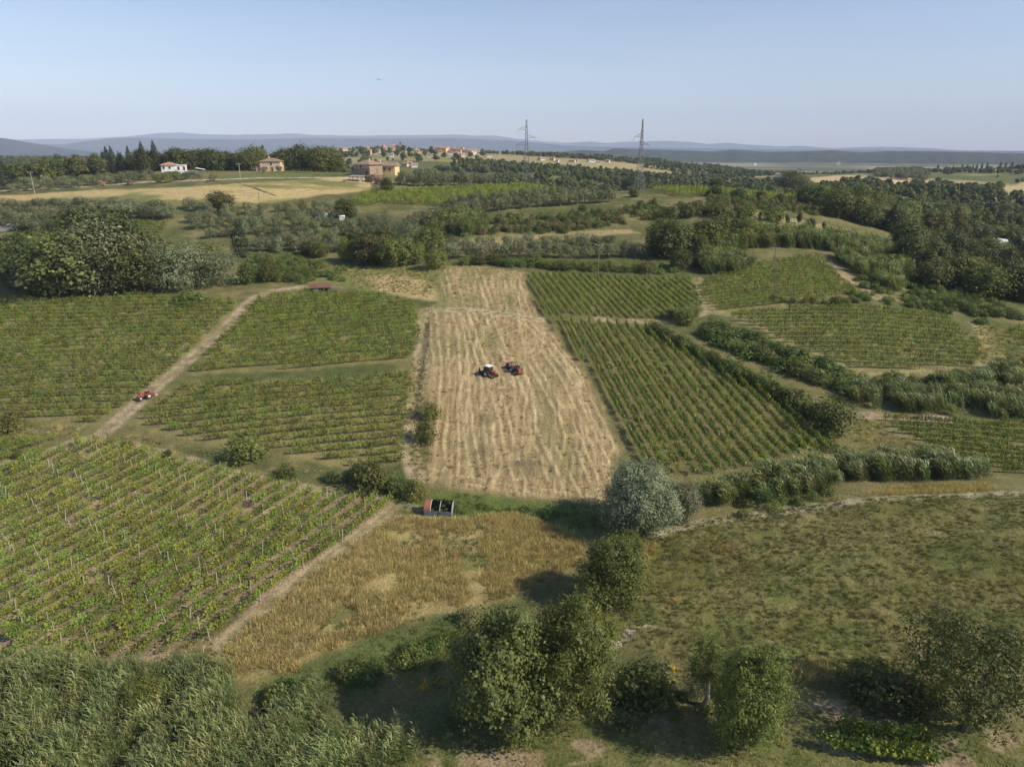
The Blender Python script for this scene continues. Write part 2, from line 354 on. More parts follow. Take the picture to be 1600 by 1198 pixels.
# ------------------------------------------------------------------ ground sheet
th = np.radians(np.linspace(-54, 54, 780))
rr = np.r_[np.geomspace(24, 420, 560), np.geomspace(424, 3000, 150)[1:], np.geomspace(3100, 20300, 40)]
TH, RR = np.meshgrid(th, rr)
X, Y = RR*np.sin(TH), RR*np.cos(TH)
Z = hgt(X, Y)
col = np.zeros(X.shape+(3,))
n1 = fbm(X/9, Y/9, 21, 5); n2 = fbm(X/2.2, Y/2.2, 22, 4); n3 = fbm(X/35, Y/35, 23, 4); n4 = fbm(X/.9, Y/.9, 24, 3)
def mixc(mask, c): 
    global col
    col = col*(1-mask[..., None])+np.asarray(c)*mask[..., None]
def lerp3(a, b, t): return np.asarray(a)*(1-t[..., None])+np.asarray(b)*t[..., None]
wx_, wy_ = (n1-.5)*3.0, (n2-.5)*1.6
near = RR < 520
def msk(poly, soft=.8, warp=1.0, grow=0):
    m = np.zeros(X.shape); m[near] = sstep(-soft, soft, sdf(X[near], Y[near], poly)+grow+(wx_+wy_)[near]*warp*.6); return m
col[:] = lerp3((.085,.10,.036), (.17,.155,.068), sstep(.35, .65, n3*.5+n1*.5))
mixc(sstep(.56, .7, n2*.5+n1*.5)*.5, (.23,.19,.10))
Zrel = np.zeros(X.shape)
# straw field with swaths
m = msk(STRAW, 1.6, 1.3)
fan = X-0.02*(Y-100)*0+0
S_ = X*(1-.0016*(Y-100))-.035*(Y-100)+1.2*np.sin(Y/26+X*.05)+(fbm(X/14,Y/30,40,3)-.5)*5
swn = fbm(S_*1.15, Y*.045, 31, 3); swf = fbm(S_*3.2, Y*.16, 32, 4)
st = lerp3((.27,.205,.105), (.35,.27,.155), sstep(.35, .65, swf))
st = st*(1-.0)+0
gl = sstep(.46, .68, fbm(X/7, Y/13, 33, 4)+.12*sstep(-13, -20, X-0*Y)+.10*sstep(110, 95, Y))*.7
st = st*(1-gl[..., None])+np.array((.20,.19,.085))*gl[..., None]
sw = sstep(.52, .70, swn*.4+swf*.35+n2*.25)*.5
st = st*(1-.8*sw[..., None])+np.array((.43,.345,.20))*.8*sw[..., None]
dk = sstep(.60, .74, fbm(S_*2.0, Y*.11, 35, 3)*.6+n2*.4)*.55
st = st*(1-dk[..., None])+np.array((.17,.135,.075))*dk[..., None]
mixc(m, st); Zrel += m*(sw*.22-dk*.10+(swf-.5)*.25)
TRK = [[(690,420),(705,470),(722,520),(735,580),(724,640),(728,690),(720,740)],[(700,420),(718,470),(745,540),(760,600),(765,660),(772,740)],[(738,420),(752,485)],[(748,420),(768,485)],[(788,425),(808,487)],[(803,430),(823,487)],
 [(712,490),(722,540),(728,600),(735,680),(745,750)],[(735,490),(760,560),(785,640),(800,700),(815,770)],[(760,490),(792,562)],[(800,495),(835,512),(846,532),(835,550),(812,562)],[(810,580),(835,640),(860,700),(900,780)],[(825,560),(860,620),(900,690),(935,762)],
 [(840,530),(880,590),(915,660),(945,722)],[(815,590),(830,650),(855,720),(872,775)],[(855,515),(890,572),(925,638),(955,700)],[(690,500),(697,600),(690,690),(680,745)],[(795,600),(800,660),(808,745)],[(665,748),(700,737),(722,702)],[(780,592),(775,650),(785,720),(800,770)],[(676,486),(682,560),(680,640)],[(660,735),(760,757),(850,770),(930,782)],[(772,488),(820,500),(862,540),(900,600)]]
sel = msk(STRAW, 1.6, 1.3) > .02
xs_, ys_ = X[sel]+(fbm(X[sel]/11, Y[sel]/22, 37, 2)-.5)*1.6+(vnoise(X[sel]/.8, Y[sel]/1.1, 39)-.5)*.25, Y[sel]
tl = np.zeros(xs_.shape); td = np.zeros(xs_.shape)
for q_ in TRK:
    dd = sdl(xs_, ys_, np.array([at(*a_)[:2] for a_ in q_])); wob = sstep(.15, .6, vnoise(xs_*.5, ys_*.12, 38+int(q_[0][0])))*(.6+.6*vnoise(xs_*2.1, ys_*.9, 38))
    tl = np.maximum(tl, np.exp(-((dd-.85)/.30)**2)*wob); td = np.maximum(td, np.exp(-((dd-1.35)/.22)**2)*wob); td = np.maximum(td, np.exp(-(dd/.35)**2)*.5*wob)
ln = np.zeros(X.shape); ld = np.zeros(X.shape); ln[sel] = np.clip(tl, 0, 1)*.75; ld[sel] = np.clip(td, 0, 1)*.55
mixc(m*ld, (.17,.14,.065)); mixc(m*ln, (.47,.38,.225)); Zrel += m*(ln*.14-ld*.10)
for (u_, v_, r_) in ((785,605,3.2),(878,576,1.5),(800,465,1.5),(820,715,3.5),(830,735,3),(905,650,2),(760,655,2.4),(755,705,2.2),(900,700,1.6),(735,470,1.5)):
    c_ = at(u_, v_); k_ = np.clip(1-np.hypot(X-c_.x, Y-c_.y)/r_, 0, 1)*sstep(.40, .58, n2*.5+n4*.5); mixc(np.minimum(k_*1.8, .55), (.15,.125,.07)); Zrel += k_*.35*(n4)
# top part of the straw field, green and tan stripes
TOP = wpoly([(687,416),(740,413),(820,426),(846,497),(664,484),(688,474)])
mt = msk(TOP, .6, .3)
stp = fbm(S_*1.5, Y*.02, 36, 2); mixc(mt*sstep(.42, .55, stp)*.75*sstep(.35,.55,n1), (.17,.175,.065))
# dry grass field
m = msk(DRY, 1.2, 1.6); dg = lerp3((.26,.21,.09), (.36,.29,.135), n2)
gm = sstep(.50, .64, fbm(X/8, Y/5, 44, 4)); dg = dg*(1-.8*gm[..., None])+np.array((.12,.135,.045))*.8*gm[..., None]
mixc(m, dg)
m = msk(GREENSTRIP, 1.2, 1.4); mixc(m, lerp3((.07,.10,.028), (.13,.17,.045), n2))
m = msk(SCRUB, 1.5, 1.6); mixc(m, lerp3((.07,.095,.03), (.14,.17,.06), n1))
# right meadow
m = msk(MEADOW, .8, .8); mg = lerp3((.115,.12,.036), (.17,.158,.06), sstep(.35, .65, fbm(X/11, Y/6, 51, 5)))
gg = sstep(.52, .7, fbm(X/6, Y/4, 52, 4))*.4; mg = mg*(1-gg[..., None])+np.array((.12,.155,.05))*gg[..., None]
rb = sstep(.55, .7, fbm(X/14, Y/7, 53, 3))*.35; mg = mg*(1-rb[..., None])+np.array((.20,.135,.065))*rb[..., None]
bs = sstep(.66, .74, n2*.5+n4*.5)*.6; mg = mg*(1-bs[..., None])+np.array((.27,.22,.14))*bs[..., None]
mixc(m, mg); Zrel += m*(n4-.5)*.25
# yard at the bottom
m = msk(YARD, 1., 1.2); yg = lerp3((.095,.115,.035), (.155,.155,.062), sstep(.35, .65, n1*.4+n2*.6))
sn = sstep(.60, .72, fbm(X/3.2, Y/2.2, 61, 4)); yg = yg*(1-sn[..., None]*.8)+np.array((.30,.24,.155))*sn[..., None]*.8
mixc(m, yg)
for P_ in ([(720,1170),(850,1168),(860,1215),(700,1215)], [(890,1112),(960,1108),(1060,1130),(960,1125)], [(1290,1110),(1380,1100),(1400,1130),(1310,1140)]):
    m = msk(wpoly(P_), .6, .8); mixc(m*.85, lerp3((.36,.28,.19), (.22,.18,.10), n2))
# back fields
m = msk(GREENM, 1.5, 1.5); mixc(m, lerp3((.12,.14,.045), (.19,.20,.07), n1))
m = msk(WHEAT, 1.5, 1.5); mixc(m, lerp3((.40,.31,.16), (.32,.27,.13), n2))
m = msk(GOLD, 2, 2); gd = lerp3((.17,.175,.065), (.40,.32,.155), sstep(.40, .62, fbm(X/26, Y/13, 71, 4))); mixc(m, gd)
m = msk(LAWN, 1, .5); mixc(m, (.13,.145,.05))
m = msk(TANB, 1, 1); mixc(m, lerp3((.35,.28,.15), (.18,.17,.07), n1))
m = msk(BANKR, 2, 1); mixc(m, lerp3((.33,.27,.14), (.18,.17,.07), n1))
# vineyards
for k, f in VINE.items():
    m = msk(f['w'], .8, .5, .8); d = f['dir']; q = X*(-d.y)+Y*d.x; s = X*d.x+Y*d.y
    a = fbm(q/1.1, s/7, 80, 3); c = lerp3((.12,.12,.045), np.array(f['soil'])*1.12, sstep(.33, .58, a*.55+n1*.45)*f['soilw']+(1-f['soilw'])*.4)
    mixc(m, c*(.85+.3*n2[..., None]))
# tracks and paths
for line, w, c in ROADS:
    m = np.zeros(X.shape); dd = sdl(X[near], Y[near], line); m[near] = 1-sstep(w*.7, w*1.25, dd+wx_[near]*.25)
    cen = np.zeros(X.shape); cen[near] = 1-sstep(.15, .45, dd+wy_[near]*.2)
    mm = m*(.35+.65*sstep(.38, .58, n2*.6+n4*.4)); mixc(mm, c)
    if .9 < w < 2: mixc(cen*m*.55, (.17,.165,.07))
    Zrel -= m*.05
# far land colours
fn = fbm(X/160, Y/110, 91, 4); fr_ = sstep(430, 560, RR)
fc = lerp3((.06,.08,.03), (.15,.16,.06), fbm(X/50, Y/50, 92, 4))
tn = sstep(.57, .62, fn); fc = fc*(1-tn[..., None])+lerp3((.34,.27,.15), (.20,.20,.08), fbm(X/90, Y/90, 93, 2))*tn[..., None]
col = col*(1-fr_[..., None])+fc*fr_[..., None]
pl = sstep(2000, 2600, RR); pc = lerp3((.07,.085,.04), (.22,.20,.12), sstep(.45, .6, fbm(X/500, Y/260, 94, 4))); col = col*(1-pl[..., None])+pc*pl[..., None]
FARFIELDS = [([(1262,277),(1330,274),(1345,284),(1290,292),(1255,292)], (.45,.34,.19)), ([(1320,280),(1400,275),(1460,284),(1455,292),(1380,290)], (.50,.38,.22)),
             ([(1530,300),(1600,282),(1680,280),(1680,312),(1560,312)], (.38,.32,.17)),
             ([(565,239),(600,239),(602,241),(566,241)], (.45,.35,.2)), ([(900,270),(960,268),(965,272),(905,274)], (.42,.33,.18))]
for p_, c in FARFIELDS:
    w_ = wpoly(p_); sel = (RR > 380) & (RR < 2500); mm = np.zeros(X.shape); mm[sel] = sstep(-6, 6, sdf(X[sel], Y[sel], w_)+(n3[sel]-.5)*20); mixc(mm, c)
Z = Z+Zrel+(n2-.5)*.16*near
nr, nc = X.shape
idx = np.arange(nr*nc).reshape(nr, nc)
F = np.stack([idx[:-1, :-1], idx[:-1, 1:], idx[1:, 1:], idx[1:, :-1]], -1).reshape(-1, 4)[:, ::-1]
gm_, t, out = nmat('ground_cover')
at_ = N(t, 'ShaderNodeAttribute', attribute_name='Col'); ge = N(t, 'ShaderNodeNewGeometry')
na = N(t, 'ShaderNodeTexNoise'); na.inputs['Scale'].default_value = 3.2; na.inputs['Detail'].default_value = 5; na.inputs['Roughness'].default_value = .7
nb = N(t, 'ShaderNodeTexNoise'); nb.inputs['Scale'].default_value = .5; nb.inputs['Detail'].default_value = 4
for q in (na, nb): t.links.new(ge.outputs['Position'], q.inputs[0])
ra = N(t, 'ShaderNodeMapRange'); ra.inputs[1].default_value = .3; ra.inputs[2].default_value = .7; ra.inputs[3].default_value = .55; ra.inputs[4].default_value = 1.4
rb_ = N(t, 'ShaderNodeMapRange'); rb_.inputs[1].default_value = .3; rb_.inputs[2].default_value = .7; rb_.inputs[3].default_value = .8; rb_.inputs[4].default_value = 1.18
t.links.new(na.outputs[0], ra.inputs[0]); t.links.new(nb.outputs[0], rb_.inputs[0])
mu = N(t, 'ShaderNodeMath', operation='MULTIPLY'); t.links.new(ra.outputs[0], mu.inputs[0]); t.links.new(rb_.outputs[0], mu.inputs[1])
vm = N(t, 'ShaderNodeVectorMath', operation='SCALE'); t.links.new(at_.outputs['Color'], vm.inputs[0]); t.links.new(mu.outputs[0], vm.inputs['Scale'])
pb = N(t, 'ShaderNodeBsdfPrincipled'); pb.inputs['Roughness'].default_value = .95; pb.inputs['Specular IOR Level'].default_value = .1
t.links.new(vm.outputs[0], pb.inputs['Base Color'])
bp = N(t, 'ShaderNodeBump'); bp.inputs['Strength'].default_value = .8; bp.inputs['Distance'].default_value = .25
t.links.new(na.outputs[0], bp.inputs['Height']); t.links.new(bp.outputs[0], pb.inputs['Normal']); t.links.new(pb.outputs[0], out.inputs[0])
gme = quad_mesh('ground', np.stack([X, Y, Z], -1).reshape(-1, 3), F, [gm_], smooth=True)
ca_ = gme.color_attributes.new('Col', 'FLOAT_COLOR', 'POINT')
ca_.data.foreach_set('color', np.c_[col.reshape(-1, 3), np.ones(nr*nc)].astype(np.float32).ravel())
go = bpy.data.objects.new('ground', gme); C.objects.link(go)
tag(go, 'rolling farmland of vineyards, straw and meadow reaching back to the plain', kind='structure')

# ------------------------------------------------------------------ far hills and mountains
def ridge(name, R0, width, table, label, rough, zmin, cols, nth=520, nrr=46, seed=0):
    us = np.array([a for a, b in table], float); vs = np.array([b for a, b in table], float)
    ang = np.radians(np.linspace(-50, 50, nth)); rad = np.linspace(R0-width, R0+width, nrr)
    T, Q = np.meshgrid(ang, rad); x, y = Q*np.sin(T), Q*np.cos(T)
    uu = W0/2+FPX*np.tan(T)/(CP+.33*SP)
    top = ZC-tanv(np.interp(uu, us, vs))*R0*np.cos(T)
    k = np.clip(1-np.abs(Q-R0)/width, 0, 1); prof = k*k*(3-2*k)
    ns = fbm(x/(rough*1.0), y/(rough*1.0), seed, 5)
    rg = 1-np.abs(2*fbm(x/(rough*.6), y/(rough*.6), seed+5, 5)-1)
    z = zmin+(top-zmin)*prof*(1-.5*(1-prof)*(ns*1.2))+(rg-.75)*(top-zmin)*.22*(1-prof)
    z = z+(fbm(x/(rough*.12), y/(rough*.12), seed+9, 3)-.5)*(top-zmin)*.05
    idx = np.arange(nrr*nth).reshape(nrr, nth)
    F = np.stack([idx[:-1, :-1], idx[:-1, 1:], idx[1:, 1:], idx[1:, :-1]], -1).reshape(-1, 4)[:, ::-1]
    me = quad_mesh(name, np.stack([x, y, z], -1).reshape(-1, 3), F, [], smooth=True)
    m, t, out = nmat(name+'_cover'); ge = N(t, 'ShaderNodeNewGeometry'); nz = N(t, 'ShaderNodeTexNoise')
    nz.inputs['Scale'].default_value = 14/rough; nz.inputs['Detail'].default_value = 8; nz.inputs['Roughness'].default_value = .65
    rp = N(t, 'ShaderNodeValToRGB'); rp.color_ramp.elements[0].position = .42; rp.color_ramp.elements[1].position = .68
    rp.color_ramp.elements[0].color = (*cols[0], 1); rp.color_ramp.elements[1].color = (*cols[1], 1)
    p = N(t, 'ShaderNodeBsdfPrincipled'); p.inputs['Roughness'].default_value = 1; p.inputs['Specular IOR Level'].default_value = 0
    t.links.new(ge.outputs['Position'], nz.inputs[0]); t.links.new(nz.outputs[0], rp.inputs[0]); t.links.new(rp.outputs[0], p.inputs['Base Color']); t.links.new(p.outputs[0], out.inputs[0])
    me.materials.append(m); o = bpy.data.objects.new(name, me); C.objects.link(o); return tag(o, label, kind='structure')
ridge('far_hills', 4900, 1300, [(-400,240),(0,242),(300,243),(600,243),(760,241),(800,240),(850,239.5),(880,236),(900,234.5),(930,237),(942,232),(975,233),(1000,234),(1050,235.5),(1080,237),(1110,234),(1160,237.5),(1200,237),(1250,235),(1290,238.5),(1330,236.5),(1400,237),(1480,239),(1545,240.5),(1580,236),(1600,233),(1700,230),(2100,232)],
      'low wooded blue-green hills behind the plain', 900, -25, ((.014,.022,.014), (.075,.08,.045)), seed=101)
ridge('left_mountain', 7500, 1900, [(-500,216),(0,213),(60,213),(95,217),(130,224),(160,230),(200,236),(260,243),(400,250),(2200,262)],
      'broad dark blue mountain shoulder at the left edge of the horizon', 1800, -40, ((.012,.02,.018), (.03,.04,.028)), seed=131)
ridge('middle_mountains', 11500, 2500, [(-500,226),(100,225),(170,226),(195,222),(235,217),(280,215),(340,217),(420,218),(520,216),(620,217),(720,216),(800,220),(860,226),(900,229),(1000,231),(1200,234),(2200,240)],
      'hazy blue mountain ridge behind the cypress trees', 2600, -60, ((.012,.02,.02), (.035,.042,.035)), seed=151)
ridge('far_mountains', 17500, 2600, [(-500,222),(120,218),(200,217),(265,213),(310,208),(340,207),(365,210),(400,211),(440,210),(500,209),(520,211),(560,212),(620,212),(700,211),(722,210),(745,212.5),(775,212),(800,216),(830,220),(875,224),(910,221),(935,224),(960,222),(1020,220),(1050,222),(1075,225),(1100,223),(1130,226),(1175,229),(1205,228),(1250,232),(1300,229.5),(1345,230),(1395,232),(1430,236),(1470,239),(2200,245)],
      'pale blue far mountain range along the horizon', 4200, -90, ((.02,.028,.03), (.05,.055,.05)), seed=171)

# ------------------------------------------------------------------ haze
hz = MB().box(-20500, 20500, -400, 20500, -160, 950).build('haze', None)
hm, t, out = nmat('haze_air'); pv = N(t, 'ShaderNodeVolumePrincipled')
pv.inputs['Color'].default_value = (.62, .74, 1.0, 1); pv.inputs['Density'].default_value = 7.6e-5; pv.inputs['Anisotropy'].default_value = -.15
t.links.new(pv.outputs[0], out.inputs['Volume']); hz.data.materials.append(hm)
tag(hz, 'thin pale blue summer haze over the whole valley', kind='stuff')

# ------------------------------------------------------------------ plant meshes
LIB = bpy.data.collections.new('plant_library')     # never linked: only holds the pieces that stuff is made of
def leaf_quads(P, Nn, size, aspect=.6, r=rng, up=None):
    n = len(P); a = r.normal(size=(n, 3)); T = np.cross(Nn, a); T /= np.linalg.norm(T, axis=1)[:, None]+1e-9
    if up is not None: T = T*(1-up)+np.array([0, 0, 1.0])*up; T /= np.linalg.norm(T, axis=1)[:, None]+1e-9
    B = np.cross(Nn, T); B /= np.linalg.norm(B, axis=1)[:, None]+1e-9
    s = (size*np.exp(r.normal(size=n)*.32))[:, None]
    a1, b1 = T*s*.5, B*s*.5*aspect
    V = np.stack([P-a1, P-b1+a1*.1, P+a1, P+b1+a1*.1], 1).reshape(-1, 3)
    return V, np.arange(4*n).reshape(-1, 4)
def lobes_cloud(L, n, size, aspect=.6, shell=.22, seed=0, outw=.72, up=None, cull=.8, spray=0):
    r = np.random.default_rng(seed); L = np.asarray(L, float)      # rows: cx cy cz rx ry rz
    area = L[:, 3]*L[:, 5]; k = r.choice(len(L), int(n*1.6), p=area/area.sum())
    d = r.normal(size=(len(k), 3)); d /= np.linalg.norm(d, axis=1)[:, None]
    rad = 1-np.abs(r.normal(size=len(k)))*shell; rad = np.clip(rad*(1+.15*r.normal(size=len(k))), .1, 1.45)
    P = L[k, :3]+d*L[k, 3:]*rad[:, None]
    ins = np.zeros(len(P), bool)
    for j in range(len(L)):
        q = ((P-L[j, :3])/(L[j, 3:]*cull)); ins |= ((q*q).sum(1) < 1) & (k != j)
    keep = ~ins | (r.random(len(P)) < .12); P, d = P[keep][:n], d[keep][:n]
    if spray:      # leaves gather in sprays at twig ends, with gaps between
        m_ = max(1, n//spray); c_ = P[:m_]+d[:m_]*(r.random((m_, 1))**3)*.7; kk = r.integers(0, len(c_), n)
        ax = d[kk]+np.array([0, 0, -.25]); P = c_[kk]+ax*r.normal(size=(n, 1))*size*1.5+r.normal(size=(n, 3))*size*.9; d = d[kk]
    Nn = d*outw+r.normal(size=P.shape)*(1-outw)+np.array([0, 0, .25]); Nn /= np.linalg.norm(Nn, axis=1)[:, None]
    return leaf_quads(P, Nn, size, aspect, r, up)
def rand_lobes(H, Wd, z0, n, seed, top=.5, rmin=.22, rmax=.36):
    """irregular crown: lobes through an ellipsoid"""
    r = np.random.default_rng(seed); L = []; cz = (z0+H)/2; hz_ = (H-z0)/2
    for i in range(n):
        d = r.normal(size=3); d /= np.linalg.norm(d); q = r.random()**.4*.72
        rad = Wd/2*(rmin+(rmax-rmin)*r.random())*1.35
        w = 1-.35*max(0, d[2])*(1-top)
        L.append([d[0]*q*Wd/2*w, d[1]*q*Wd/2*w, cz+d[2]*q*hz_, rad, rad, rad*(.75+.3*r.random())])
    return L
def trunk_mb(H, r0, L, seed, nl=7, straight=False):
    r = random.Random(seed); mb = MB(); p = Vector((0, 0, -.3)); rad = r0; k = 3
    for i in range(k):
        q = Vector((r.uniform(-.04, .04)*H*(not straight), r.uniform(-.04, .04)*H*(not straight), H*.42*(i+1)/k))
        mb.tube(p, q, rad, rad*.78, 7, cap=False); p = q; rad *= .78
    LL = list(L); r.shuffle(LL)
    for l in LL[:nl]:
        c = Vector(l[:3]); a = Vector((0, 0, H*r.uniform(.18, .42))); mid = a.lerp(c, .5)+Vector((0, 0, -.05*H*r.random()))
        mb.tube(a, mid, rad*.6, rad*.38, 5, cap=False); mb.tube(mid, c, rad*.38, rad*.12, 5, cap=False)
    return mb
class Plant: pass
def mkplant(kind, H, Wd, z0, nl, nleaf, size, mat, seed, aspect=.6, bark='bark', r0=None, top=.5, rmin=.22, rmax=.36, shell=.22, up=None, lobes=None, outw=.72, trunk=True, limbs=7, spray=0):
    p = Plant(); p.H = H; p.W = Wd; L = lobes or rand_lobes(H, Wd, z0, nl, seed, top, rmin, rmax)
    V, F = lobes_cloud(L, nleaf, size, aspect, shell, seed, outw, up, .8, spray)
    p.crown = quad_mesh(kind+'_crown', V, F, [M[mat]])
    p.trunk = trunk_mb(H, r0 or H*.028, L, seed, limbs).mesh(kind+'_trunk', M[bark]) if trunk else None
    # one-mesh version for small far copies and scatters
    if trunk:
        tv = [tuple(v.co) for v in p.trunk.vertices]; tf = [tuple(q.vertices) for q in p.trunk.polygons if len(q.vertices) == 4]
        tf = np.array(tf)+len(V); VV = np.r_[V, np.array(tv)]; FF = np.r_[F, tf]
        p.one = quad_mesh(kind, VV, FF, [M[mat], M[bark]], np.r_[np.zeros(len(F)), np.ones(len(tf))])
    else: p.one = p.crown
    p.lib = bpy.data.objects.new(kind+'_piece', p.one)
    return p
PL = {}
# large foreground trees, one design each
PL['oak_big'] = [mkplant('oak_tree', 13, 9.5, -.6, 95, 40000, .21, 'oak', 1, .75, spray=16, rmin=.07, rmax=.22)]
PL['robinia_big'] = [mkplant('robinia_tree', 12.5, 9.8, -.8, 90, 40000, .22, 'robinia', s, .42, spray=18, rmin=.07, rmax=.23) for s in (2, 5)]
PL['robinia_small'] = [mkplant('robinia_tree', 8, 6.5, -.5, 50, 26000, .21, 'robinia', 3, .42, spray=16, rmin=.1, rmax=.28)]
PL['willow'] = [mkplant('willow_tree', 9.5, 8.6, -.3, 60, 46000, .20, 'willow', 4, .5, spray=10, rmin=.12, rmax=.30, top=.9)]
PL['sparse'] = [mkplant('sparse_tree', 11, 13, 1.0, 40, 16000, .22, 'oak', 6, .5, spray=14, rmin=.12, rmax=.24, shell=.5, bark='bark', limbs=26, r0=.3)]
PL['thin'] = [mkplant('thin_tree', 10, 5, 1.0, 22, 9000, .18, 'bush', 8, .4, spray=12, rmin=.14, rmax=.3, shell=.5, bark='greybark', limbs=20)]
# general ones
PL['oak'] = [mkplant('broadleaf_tree', 10, 9, -.3, 30, 6200, .40, 'oak', 20+s, .8, spray=7, rmin=.22, rmax=.38) for s in range(4)]
PL['green'] = [mkplant('broadleaf_tree', 10, 8, -.4, 30, 6200, .38, 'robinia', 30+s, .6, spray=7, rmin=.22, rmax=.38) for s in range(3)]
PL['olive'] = [mkplant('olive_tree', 4.6, 4.6, .5, 12, 2200, .26, 'olive', 40+s, .45, 'greybark', .16, top=.9, rmin=.26, rmax=.42) for s in range(4)]
PL['poplar'] = [mkplant('poplar_tree', 14, 5, .8, 16, 3600, .45, 'poplar', 50+s, .8, rmin=.34, rmax=.55) for s in range(2)]
PL['silver'] = [mkplant('willow_tree', 9, 9, -.4, 24, 6500, .34, 'olive', 55+s, .4, rmin=.24, rmax=.42, top=.8) for s in range(2)]
def cyp(seed, H=12, Wd=2.6):
    L = [[0, 0, z, w, w, H*.12] for z, w in [(H*f, Wd/2*s) for f, s in ((.12, .8), (.25, 1), (.4, .98), (.55, .85), (.7, .65), (.83, .42), (.93, .2))]]
    r = np.random.default_rng(seed); L = [[a+r.normal()*.12, b+r.normal()*.12, c, d, e, f] for a, b, c, d, e, f in L]
    return mkplant('cypress_tree', H, Wd, .5, 0, 2600, .32, 'cypress', seed, .5, lobes=L, shell=.1, up=.7, r0=.18, limbs=0)
PL['cypress'] = [cyp(60), cyp(61, 12, 3.4)]
def pin(seed):
    r = np.random.default_rng(seed); L = []
    for i in range(16):
        f = i/15; z = 3+f*9; w = (1-f)*3.0+.6; a = r.random()*6.3
        L.append([math.cos(a)*w*.6, math.sin(a)*w*.6, z, w*.7, w*.7, .8])
    return mkplant('pine_tree', 13, 7, 2, 0, 3600, .5, 'pine', seed, .4, lobes=L, shell=.3)
PL['pine'] = [pin(70)]
PL['shrub'] = [mkplant('shrub', 2.6, 3.2, -.3, 12, 2400, .19, 'bush', 80+s, .6, rmin=.2, rmax=.45, spray=9, trunk=False) for s in range(4)]
PL['bramble'] = [mkplant('bramble', 1.5, 3.2, -.5, 9, 900, .24, 'bramble', 90+s, .7, rmin=.3, rmax=.5, trunk=False) for s in range(3)]
PL['broom'] = [mkplant('shrub', 2.2, 3.0, -.3, 8, 1300, .22, 'broom', 95+s, .5, rmin=.3, rmax=.5, trunk=False) for s in range(2)]
PL['oleander'] = [mkplant('oleander_shrub', 3, 3.4, -.2, 8, 1200, .28, 'oleander', 98, .6, rmin=.3, rmax=.5, trunk=False)]
PL['far'] = [mkplant('far_tree', 10, 9, .3, 11, 700, 1.15, m, 110+i, .9, rmin=.26, rmax=.42, limbs=2) for i, m in enumerate(('oak', 'oak', 'bush', 'poplar', 'robinia'))]

def reed_mesh(seed, n=44, H=3.7, nleaf=14, rad=1.1, mat='reed', lw=.042, ll=.62, lean=.4):
    r = np.random.default_rng(seed); V = []; F = []
    for i in range(n):
        a = r.random()*6.283; q = math.sqrt(r.random())*rad; b = np.array([math.cos(a)*q, math.sin(a)*q, -.15])
        h = H*(.65+.4*r.random()); ln = np.array([r.normal()*.16-lean*.6, r.normal()*.16+lean*.3, 1.0]); ln /= np.linalg.norm(ln)
        bend = np.array([-lean*.5, .1, -.12])
        pt = lambda f: b+ln*h*f+bend*h*.35*f*f
        s = np.array([.016, 0, 0]); k = len(V); V += [pt(0)-s, pt(0)+s, pt(.95)+s*.3, pt(.95)-s*.3]; F.append([k, k+1, k+2, k+3])
        for j in range(nleaf):
            f = .22+.78*(j+r.random())/nleaf; p = pt(f); an = r.random()*6.283; d = np.array([math.cos(an), math.sin(an), 1.25-.5*r.random()])
            L = ll*(.6+.6*r.random()); sd_ = np.cross(d, [0, 0, 1.0]); sd_ /= np.linalg.norm(sd_); sd_ = sd_*lw*(.7+.5*r.random())
            m_ = p+d*L*.5; e = p+d*L*.85+np.array([-.25*L, .05*L, -.22*L])
            k = len(V); V += [p-sd_*.4, m_-sd_, e, m_+sd_]; F.append([k, k+1, k+2, k+3])
    return quad_mesh('reed_clump', np.array(V), np.array(F), [M[mat]])
REED_FAR = dict(n=34, H=3.9, nleaf=9, lw=.075, ll=.95, lean=.5)
def tuft_mesh(seed, mat, n=16, H=.55, rad=.28, w=.022, name='grass_tuft', spread=.5):
    r = np.random.default_rng(seed); V = []; F = []
    for i in range(n):
        a = r.random()*6.283; q = r.random()*rad; b = np.array([math.cos(a)*q, math.sin(a)*q, -.05])
        h = H*(.5+.7*r.random()); d = np.array([math.cos(a)*spread*r.random(), math.sin(a)*spread*r.random(), 1])*h
        s = np.array([-math.sin(a+r.normal()), math.cos(a+r.normal()), 0])*w*(.7+.6*r.random()); k = len(V)
        V += [b-s, b+s, b+d*.6+s, b+d+np.array([0, 0, -.1*h])]; F.append([k, k+1, k+2, k+3])
    return quad_mesh(name, np.array(V), np.array(F), [M[mat]])
def vine_mesh(seed, dens=1.25, Hh=1.75):
    r = np.random.default_rng(seed)
    L = [[r.normal()*.05+x, r.normal()*.1, .85+.2*r.random(), .34+.1*r.random(), .27+.10*r.random(), .44+.14*r.random()] for x in (-.42, -.12, .2, .46)]
    L.append([r.normal()*.2, r.normal()*.12, Hh-.28, .22, .18, .28])
    V, F = lobes_cloud(L, int(150*dens), .17, .85, .3, seed, .5, None, .6)
    # shoots reaching out
    return L, V, F
VN = []
